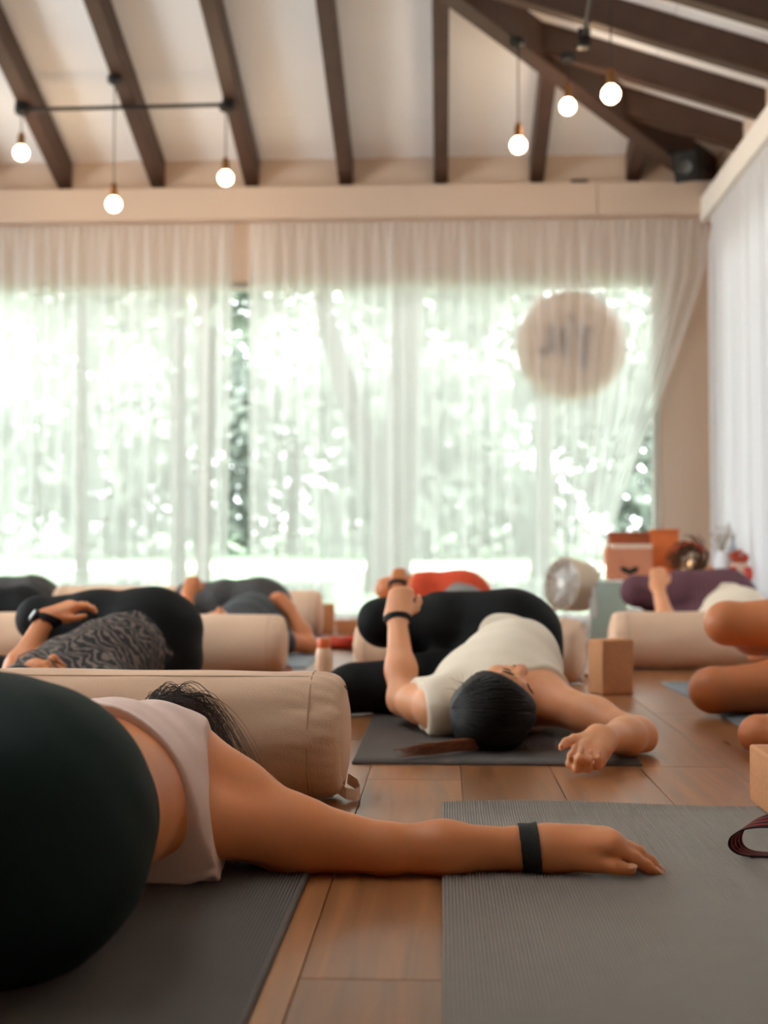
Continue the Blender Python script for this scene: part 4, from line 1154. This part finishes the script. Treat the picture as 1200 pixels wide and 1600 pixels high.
def figure(label, off, h=0.007, over=None, skin='skin_b', pants='black_leggings', top='white_top', pants_cut=None, scale=1.0, mirror=False,
           hair='black_hair', full=False, hem=0.55, sleeve=False, wide=1.0, group=None, left_hand=True):
    J = dict(BASE)
    o3 = A3(off)
    for k, v in J.items():
        if k in ('u', 'n') or k.startswith('hd_') or k.startswith('curl_'): continue
        J[k] = A3(v) + o3
    for k, v in (over or {}).items(): J[k] = v if (k.startswith('hd_') or k.startswith('curl_')) else A3(v)
    side = unit(J['sh_r'] - J['sh_l'])
    axc = unit(J['waist'] - J['chest'])
    Rc = basis(axc, side)                         # rows: side, front/back, axis
    up = A3((0, 0, 1))
    axp = unit(J['pelvis'] - J['waist'])
    Rp = basis(axp, up)
    Rw = basis(unit(J['pelvis'] - J['chest']), unit(side + up * 0.9))
    torso = [(ell(J['chest'], (0.168 * wide, 0.103, 0.165), Rc), 0.01), (ell(J['chest'] * 0.45 + J['waist'] * 0.55, (0.150 * wide, 0.102, 0.15), Rw), 0.08),
             (ell(J['waist'], (0.138, 0.110, 0.14), Rw), 0.08)]
    pel = [(ell(J['pelvis'], (0.168, 0.128, 0.145), Rp), 0.07), (ell(J['pelvis'] + A3((0.055, 0.045, 0.06)), (0.10, 0.11, 0.10)), 0.06), (ell(J['pelvis'] + A3((0.05, 0.04, -0.055)), (0.10, 0.11, 0.105)), 0.06)]
    legs = []
    for a, k, n, fz in (('hip_t', 'knee_t', 'ank_t', 0), ('hip_b', 'knee_b', 'ank_b', 0)):
        m_ = J[a] * 0.5 + J[k] * 0.5
        legs += [(cone(J[a], m_, 0.094, 0.085), 0.05), (cone(m_, J[k], 0.083, 0.062), 0.03), (cone(J[k], J[k] * 0.6 + J[n] * 0.4, 0.060, 0.060), 0.02),
                 (cone(J[k] * 0.6 + J[n] * 0.4, J[n], 0.060, 0.037), 0.03), (ell(J[k] + unit(J[k] - J[n]) * 0.008 + unit(J[k] - J[a]) * 0.010, (0.058, 0.056, 0.056)), 0.03)]
        toe = J[n] + unit(J[n] - J[k]) * 0.06 + A3((-0.12, 0.06, -0.012))
        legs += [(cone(J[n], J[n] + unit(J[n] - J[k]) * 0.05, 0.034, 0.032), 0.02), (cone(J[n] + unit(J[n] - J[k]) * 0.03, toe, 0.034, 0.024), 0.03)]
    neck = [(cone(J['chest'] * 0.35 + (J['sh_l'] + J['sh_r']) * 0.325, J['head'] + unit(J['chest'] - J['head']) * 0.07, 0.062, 0.052), 0.05)]
    arms_u, arms, arm_near = [], [], []
    tips = []
    for s_ in 'lr':
        sh, el, wr = J['sh_' + s_], J['el_' + s_], J['wr_' + s_]
        arms_u += [(cone(J['chest'] * 0.3 + sh * 0.7, sh, 0.066, 0.056), 0.05), (cone(sh, el * 0.55 + sh * 0.45, 0.055, 0.047), 0.04)]
        arms += [(cone(el * 0.55 + sh * 0.45, el, 0.046, 0.039), 0.04), (ell(el, (0.038, 0.038, 0.036)), 0.02), (cone(el, el * 0.65 + wr * 0.35, 0.039, 0.041), 0.025), (cone(el * 0.65 + wr * 0.35, wr, 0.040, 0.026), 0.03)]
        arm_near += arms[-4:-2]
        d, n, t_ = J['hd_' + s_]
        hp, tp = hand(wr, d, n, t_, J['curl_' + s_], 0.98, *(((0.7, 0.9), 1.0, (0.62, 0.72, -0.35)) if J['curl_' + s_][0][0] > 50 else ((0.35, 0.4), 1.0, (0.55, 0.8, -0.25))))
        arms += hp; tips.append(tp)
    hp, fr = head_prims(J['head'], J['u'], J['n'])
    body_f = union(torso + [(g, 0.05) for g, k in pel] + legs + arms_u + arms + neck + [(union(hp), 0.02)])
    body = sdf_obj('person', body_f, h, M[skin], None, 0.007)
    if full:
        face_details(fr, body)
        add_nails(tips[1], body)
    # hair
    hs = hair_sdf(fr)
    sdf_obj('hair', hs, max(0.004, h * 0.7), M[hair], body, 0.007)
    # leggings or shorts
    wp = J['waist'] * (1 - hem) + J['pelvis'] * hem
    low = union(torso + [(g, 0.05) for g, k in pel] + legs)
    pf = wear(low, 0.008, (wp, -axp), union([l for l in legs]))
    if pants_cut is not None: pf = cut(pf, pants_cut)
    pf.box = (np.minimum(union(legs).box[0], union(pel).box[0]) - 0.02, np.maximum(union(legs).box[1], union(pel).box[1]) + 0.02)
    sdf_obj('shorts' if pants_cut else 'leggings', wrinkle(pf, 0.0012, 55, (0.6, 0.2, 0.7), (1, 0, 0)), max(0.006, h), M[pants], body, 0.007)
    # top
    tf = union(torso + [(pel[0][0], 0.05)] + arms_u + neck + ([] if sleeve else arm_near))
    tf = wrinkle(offset(tf, 0.010), 0.0022, 42, axc * 0.9 + up * 0.4, side)
    nk = J['chest'] * 0.2 + (J['sh_l'] + J['sh_r']) * 0.4
    pl = [(wp + axp * 0.045, axp), (nk - axc * (0.155 if not sleeve else 0.09), -axc)]
    if not sleeve:
        pl += [(J['sh_l'] - side * 0.042, unit(-side - axc * 0.12)), (J['sh_r'] + side * 0.015 + axc * 0.015, unit(side * 0.5 - axc * 0.85))]
    sdf_obj('tank_top' if not sleeve else 'tee_shirt', cut(tf, pl), max(0.005, h * 0.9), M[top], body, 0.007)
    if scale != 1:
        c_ = A3((J['pelvis'][0], J['pelvis'][1], 0)); body.scale = (scale,) * 3; body.location = tuple(c_ * (1 - scale))
    if mirror:
        cyy = J['pelvis'][1]; body.scale = (scale, -scale, scale); body.location = (J['pelvis'][0] * (1 - scale), cyy * (1 + scale), 0)
    tag(body, label, 'person', group)
    return body, J, body_f, fr

# woman in the middle
w2, J, bf, fr = figure('person in ivory tank top and black leggings lying twisted, dark hair towards us', (0, 0, 0), 0.0042, full=True)
ax_ = unit(J['wr_l'] - J['el_l'])
sdf_obj('wristband', band(bf, J['wr_l'] - ax_ * 0.012, ax_, 0.020, 0.0035), 0.0022, M['rubber'], w2)
c, u, n, s, R = fr
pony = []
for k in range(150):
    a = RNG.uniform(-1, 1); z0 = RNG.uniform(0.01, 0.055)
    x0 = c[0] - 0.05 + 0.03 * a
    L_ = RNG.uniform(0.6, 1.0)
    pts = []
    for q in np.linspace(0, 1, 8):
        qq = q * L_
        pts.append((x0 - 0.165 * qq + 0.004 * sin(9 * q + k), 3.02 - 0.075 * qq - 0.045 * sin(pi * qq * 0.8) + a * (0.012 + 0.055 * qq * qq) , max(0.0085, z0 * (1 - qq * 0.55) * (0.55 + 0.45 * qq) + 0.007)))
    pony.append(pts)
curve_strands('ponytail', pony, M['brown_hair'], w2, 0.0015)
flow = []
base_d = unit(-n * 0.55 + s * 0.0 - u * 0.25)
left = s if (s @ A3((-1, 0, 0))) > 0 else -s
base_d = unit(-n * 0.5 + left * 0.75 + u * 0.1)
for k in range(420):
    a = RNG.uniform(0, 2 * pi); st = unit(n * 0.45 + u * 0.55 + (s * cos(a) + unit(np.cross(n * 0.45 + u * 0.55, s)) * sin(a)) * RNG.uniform(0.1, 1.2))
    if (st @ unit(n * 0.86 - u * 0.5)) > 0.40: continue
    pts = []
    for q in np.linspace(0, RNG.uniform(0.6, 1), 9):
        dd = unit(st * (1 - q) + base_d * q + 1e-3)
        loc = dd @ R.T; rad = 1 / np.linalg.norm(loc / A3((0.098, 0.114, 0.110)))
        p = c - n * 0.012 + u * 0.014 + dd * rad * (0.998 + 0.004 * sin(k)); p[2] = max(p[2], 0.01); pts.append(p)
    flow.append(pts)
curve_strands('hair_strands', flow, M['black_hair'], w2, 0.0016)
wisps = []
for k in range(70):
    a = RNG.uniform(-2.9, 2.9); p0 = c - n * 0.01 + u * 0.015 + (s * sin(a) + n * cos(a) * 0.4) * 0.094 + u * RNG.uniform(-0.02, 0.06)
    dd = unit(s * sin(a) * 0.5 - u * RNG.uniform(0.2, 1) + RNG.normal(size=3) * 0.3)
    wisps.append([p0 + dd * q * RNG.uniform(0.02, 0.05) + A3((0, 0, -0.012)) * q * q for q in np.linspace(0, 1, 5)])
curve_strands('loose_hair', wisps, M['dark_hair'], w2, 0.0006)

# row behind the near bolster, left: printed tee, glasses, round watch
d_ = unit((0.72, 0.42, 0.36)); n_ = unit(A3((-0.35, -0.45, 0.8)) - d_ * (A3((-0.35, -0.45, 0.8)) @ d_)); t_ = np.cross(d_, n_)
w3, J, bf, fr = figure('person in a printed black tee with a round black wristwatch, lying behind the near bolster', (-1.13, 0.21, 0), 0.006, dict(
    sh_l=(-1.19, 3.50, 0.075), sh_r=(-0.93, 3.47, 0.09), chest=(-1.05, 3.62, 0.115), waist=(-0.99, 3.84, 0.150),
    el_l=(-1.235, 3.60, 0.075), wr_l=(-1.172, 3.755, 0.283), hd_l=(d_, n_, t_), curl_l=[(18, 30, 20)] * 4,
    el_r=(-0.70, 3.38, 0.042), wr_r=(-0.50, 3.32, 0.035), hd_r=((1, -0.1, 0), (0, 0, -1), (0, 1, 0)), head=(-1.085, 3.37, 0.096), u=(-0.1, -0.97, -0.12), n=(0.45, -0.1, 0.88)),
    skin='skin_a', top='print_tee', sleeve=True)
ax_ = unit(J['wr_l'] - J['el_l'])
sdf_obj('watch_strap', band(bf, J['wr_l'] - ax_ * 0.015, ax_, 0.024, 0.004), 0.0025, M['rubber'], w3)
wd = unit(A3((-0.72, -0.62, 0.15)) - ax_ * (A3((-0.72, -0.62, 0.15)) @ ax_))
mt = Matrix.Translation(Vector(J['wr_l'] - ax_ * 0.015 + wd * 0.029)) @ Vector(wd).to_track_quat('Z', 'Y').to_matrix().to_4x4()
t = MB(); t.lathe([(0, 0), (0.019, 0), (0.021, 0.003), (0.021, 0.008), (0.018, 0.011), (0, 0.011)], 28, mt); wc = t.build('watch_case', M['rubber'], w3, True)
t = MB(); t.lathe([(0, 0.0112), (0.0165, 0.0112), (0.0155, 0.0122), (0, 0.0124)], 28, mt); t.build('watch_dial', M['watch_glass'], wc, True)
c, u, n, s, R = fr
t = MB()
for e in (-1, 1):
    ring = [c + n * (0.103) + s * (e * 0.033 + 0.024 * cos(a)) + u * (-0.008 + 0.019 * sin(a)) for a in np.linspace(0, 2 * pi, 21)]
    t.tube(ring, 0.0018, 6, False)
    t.tube([c + n * 0.102 + s * e * 0.057 - u * 0.004, c + n * 0.075 + s * e * 0.079 - u * 0.004, c + n * -0.012 + s * e * 0.082 - u * 0.004], 0.0018, 6)
t.tube([c + n * 0.105 + s * -0.010 - u * 0.004, c + n * 0.108 - u * 0.002, c + n * 0.105 + s * 0.010 - u * 0.004], 0.0016, 6)
t.build('glasses', M['black_metal'], w3, True)

# right edge: bare knees stacked, elbow on the floor
figure('person with bare stacked knees at the right picture edge, elbow on the floor', (1.045, 0, 0), 0.006, dict(
    sh_l=(1.02, 3.30, 0.075), el_l=(0.745, 3.07, 0.042), wr_l=(0.94, 2.93, 0.034), hd_l=((0.95, -0.3, 0), (0, 0, -1), (-0.3, -0.95, 0)), curl_l=[(20, 30, 20)] * 4),
    skin='skin_c', pants='grey_shorts', top='grey_top', pants_cut=[((1.10, 3.8, 0.2), (-1, 0, 0))])

# grey marled leggings behind the second bolster
figure('person in marled grey leggings and slate tee, one elbow bent up beside a bolster', (-1.13, 2.66, 0), 0.008, dict(
    sh_r=(-0.86, 5.93, 0.10), el_r=(-0.635, 6.13, 0.045), wr_r=(-0.745, 6.26, 0.215), hd_r=((-0.62, 0.3, 0.62), (0.4, -0.7, 0.6), (0.3, 0.9, 0.1)), curl_r=[(25, 40, 30)] * 4,
    n=A3((0.15, -0.15, 0.97)), head=(-1.03, 5.82, 0.125)),
    skin='skin_c', pants='grey_leggings', top='slate_top', sleeve=True, hair='dark_hair')

# orange shorts far behind the person in the middle
w5, J, bf, fr = figure('person in orange red shorts lying far back, behind the black leggings', (-0.09, 3.50, 0), 0.009, skin='skin_c', pants='orange_shorts', top='grey_top',
       pants_cut=[((-0.155, 7.3, 0.2), (-1, 0, 0.1))], scale=1.10, hair='dark_hair')
ax_ = unit(J['wr_l'] - J['el_l'])
sdf_obj('watch_strap', band(bf, J['wr_l'] - ax_ * 0.0, ax_, 0.03, 0.006), 0.003, M['rubber'], w5)

# purple leggings behind the right bolster
figure('person in purple ribbed leggings and pale top lying in front of the low table', (1.24, 2.78, 0), 0.009, skin='skin_b', pants='purple_leggings', top='white_top', scale=1.12, hair='dark_hair')
# the two at the left edge
figure('person in charcoal marled leggings at the far left edge, nearest the window', (-2.74, 4.0, 0), 0.010, skin='skin_c', pants='grey_leggings', top='grey_top', hair='dark_hair')
figure('person in black leggings at the left edge, hips just over a bolster', (-2.17, 2.10, 0), 0.010, skin='skin_c', pants='black_leggings', top='slate_top', hair='dark_hair', mirror=True, scale=0.92)
# ------------------------------------------------------------------ woman in front: lying on her side, back to us, arm stretched out over the next mat
H = {}
torso = [(ell((-0.485, 1.86, 0.122), (0.150, 0.17, 0.118)), 0.01), (ell((-0.497, 1.66, 0.128), (0.148, 0.17, 0.122)), 0.08)]
pel = [(ell((-0.535, 1.45, 0.152), (0.192, 0.19, 0.150)), 0.06), (ell((-0.480, 1.40, 0.190), (0.128, 0.16, 0.107)), 0.05), (ell((-0.485, 1.40, 0.105), (0.132, 0.15, 0.104)), 0.05)]
legs = []
for a, k, n in (((-0.56, 1.42, 0.215), (-0.97, 1.56, 0.235), (-0.86, 1.18, 0.14)), ((-0.58, 1.40, 0.095), (-1.02, 1.46, 0.078), (-0.92, 1.06, 0.05))):
    a, k, n = A3(a), A3(k), A3(n); m_ = (a + k) / 2
    legs += [(cone(a, m_, 0.098, 0.088), 0.05), (cone(m_, k, 0.086, 0.062), 0.03), (cone(k, k * 0.6 + n * 0.4, 0.06, 0.06), 0.02), (cone(k * 0.6 + n * 0.4, n, 0.06, 0.036), 0.03),
             (cone(n, n + unit(n - k) * 0.05, 0.034, 0.032), 0.02), (cone(n + unit(n - k) * 0.03, n + unit(n - k) * 0.06 + A3((-0.12, -0.06, -0.012)), 0.034, 0.024), 0.03)]
sh, el, wr = A3((-0.325, 1.905, 0.090)), A3((-0.082, 1.860, 0.036)), A3((0.140, 1.872, 0.036))
m1 = A3((-0.215, 1.872, 0.053))
arm = [(cone((-0.40, 1.92, 0.125), sh, 0.085, 0.072), 0.05), (cone(sh, m1, 0.066, 0.0535), 0.03), (cone((-0.36, 1.80, 0.085), m1 + A3((-0.02, -0.012, 0)), 0.050, 0.036), 0.030),
       (cone(m1, el, 0.0525, 0.0355), 0.02), (ell(el, (0.036, 0.034, 0.033)), 0.015),
       (cone(el + A3((0.004, 0, 0)), el * 0.62 + wr * 0.38 + A3((0, 0, 0.001)), 0.0345, 0.0375), 0.010), (cone(el * 0.62 + wr * 0.38, wr, 0.0372, 0.0270), 0.02),
       (cone(wr - A3((0.03, 0, 0)), wr + A3((0.02, -0.004, 0.003)), 0.0275, 0.0265), 0.015)]
hp, tips = hand(wr + A3((0.012, -0.002, 0.004)), (0.99, -0.03, 0.10), (-0.10, -0.36, 0.93), (0, -0.93, -0.36),
                [(36, 4, 3), (32, 14, 10), (32, 20, 12), (34, 24, 14)], 1.04, (0.02, 0.06), 0.3, tdir=(0.30, 0.92, -0.10), drop=(0.006, 0.004, -0.002, -0.008))
up_arm = [(cone((-0.55, 1.95, 0.13), (-0.68, 1.90, 0.09), 0.06, 0.05), 0.05), (cone((-0.68, 1.90, 0.09), (-0.86, 1.80, 0.06), 0.048, 0.038), 0.03), (cone((-0.86, 1.80, 0.06), (-1.02, 1.66, 0.035), 0.038, 0.027), 0.03)]
hp2, tips2 = hand((-1.02, 1.66, 0.036), (-0.75, -0.65, 0), (0, 0, 1), (0.65, -0.75, 0), [(15, 20, 15)] * 4, 1.0)
hc, hu, hn = (-0.445, 2.125, 0.108), (0.05, 0.97, 0.05), (-0.75, 0.0, 0.66)
hd, fr = head_prims(hc, hu, hn)
neck = [(cone((-0.47, 1.95, 0.115), (-0.45, 2.06, 0.105), 0.062, 0.052), 0.05)]
body_f = union(torso + [(g, 0.07) for g, k in pel] + legs + arm + up_arm + hp2 + neck + [(union(hd), 0.02)] + hp)
w1 = sdf_obj('person', body_f, 0.0030, M['skin_a'], None, 0.0012)
tag(w1, 'person in dark green leggings and pale pink top lying back to us, arm outstretched', 'person')
add_nails(tips, w1)
# leggings with a wide waistband
low = union(torso + [(g, 0.07) for g, k in pel] + legs)
wn_, wp_ = A3((0.10, 1, 0.02)), A3((-0.36, 1.585, 0.15))
lg = sdf_obj('leggings', wrinkle(wear(low, 0.006, (wp_ + A3((0, -0.035, 0)), wn_), union(legs), reach=0.02), 0.0006, 70, (0.5, 0.6, 0.6), (1, 0, 0)), 0.0045, M['green_leggings'], w1, 0.0072)
sdf_obj('waistband', cut(offset(low, 0.0085), [(wp_, wn_), (wp_ + A3((0, -0.040, 0)), -wn_)], 0.004), 0.0035, M['green_leggings'], w1, 0.0072)
# cropped top: hem, side panel and armhole, with a flap of loose cloth lying on the mat
tn = A3((0.18, 1, 0.10))
tf = union(torso + [(g, 0.07) for g, k in pel] + arm[:3] + neck + [(ell((-0.435, 1.79, 0.030), (0.110, 0.10, 0.020)), 0.05)])
tf = wrinkle(offset(tf, 0.009), 0.0026, 75, tn * 0.8 + A3((0.5, 0, 0.2)), (0, 0, 1))
tp = sdf_obj('cropped_top', cut(tf, [((-0.345, 1.735, 0.14), -A3((0.12, 1, 0.16))), ((-0.330, 1.868, 0.10), A3((0.97, 0.10, 0.14))), ((-0.45, 1.99, 0.12), A3((0, 1, 0)))], 0.004), 0.0035, M['pink_top'], w1, 0.0072)
band_f = union([(torso[0][0], 0.01), (torso[1][0], 0.08)])
# woven band on the wrist
sdf_obj('wristband', band(body_f, (0.126, 1.871, 0.038), (1, 0.0, 0.10), 0.028, 0.0038), 0.0016, M['woven_band'], w1)
# loose dark hair against the bolster
sdf_obj('hair', hair_sdf(fr, 0.014), 0.004, M['dark_hair'], w1, 0.0072)
locks = []
for k in range(340):
    a = RNG.uniform(0, 1); b_ = RNG.uniform(0, 1)
    p = A3((-0.50 + 0.07 * a, 2.08 + 0.06 * b_, 0.195 + 0.020 * sin(pi * a) + RNG.normal() * 0.006))
    dx, lift, dr = 0.05 + 0.075 * a + RNG.normal() * 0.010, 0.012 + 0.020 * b_ + RNG.normal() * 0.004, 0.07 + 0.06 * RNG.uniform(0, 1)
    w_ = RNG.normal() * 0.004
    locks.append([p + A3((dx * q, 0.012 * q * (b_ - 0.5) * 4, lift * sin(pi * q ** 0.8) - dr * q ** 2.2 + w_ * sin(6 * q))) for q in np.linspace(0, 1, 11)])
curve_strands('loose_hair', locks, M['dark_hair'], w1, 0.0006)
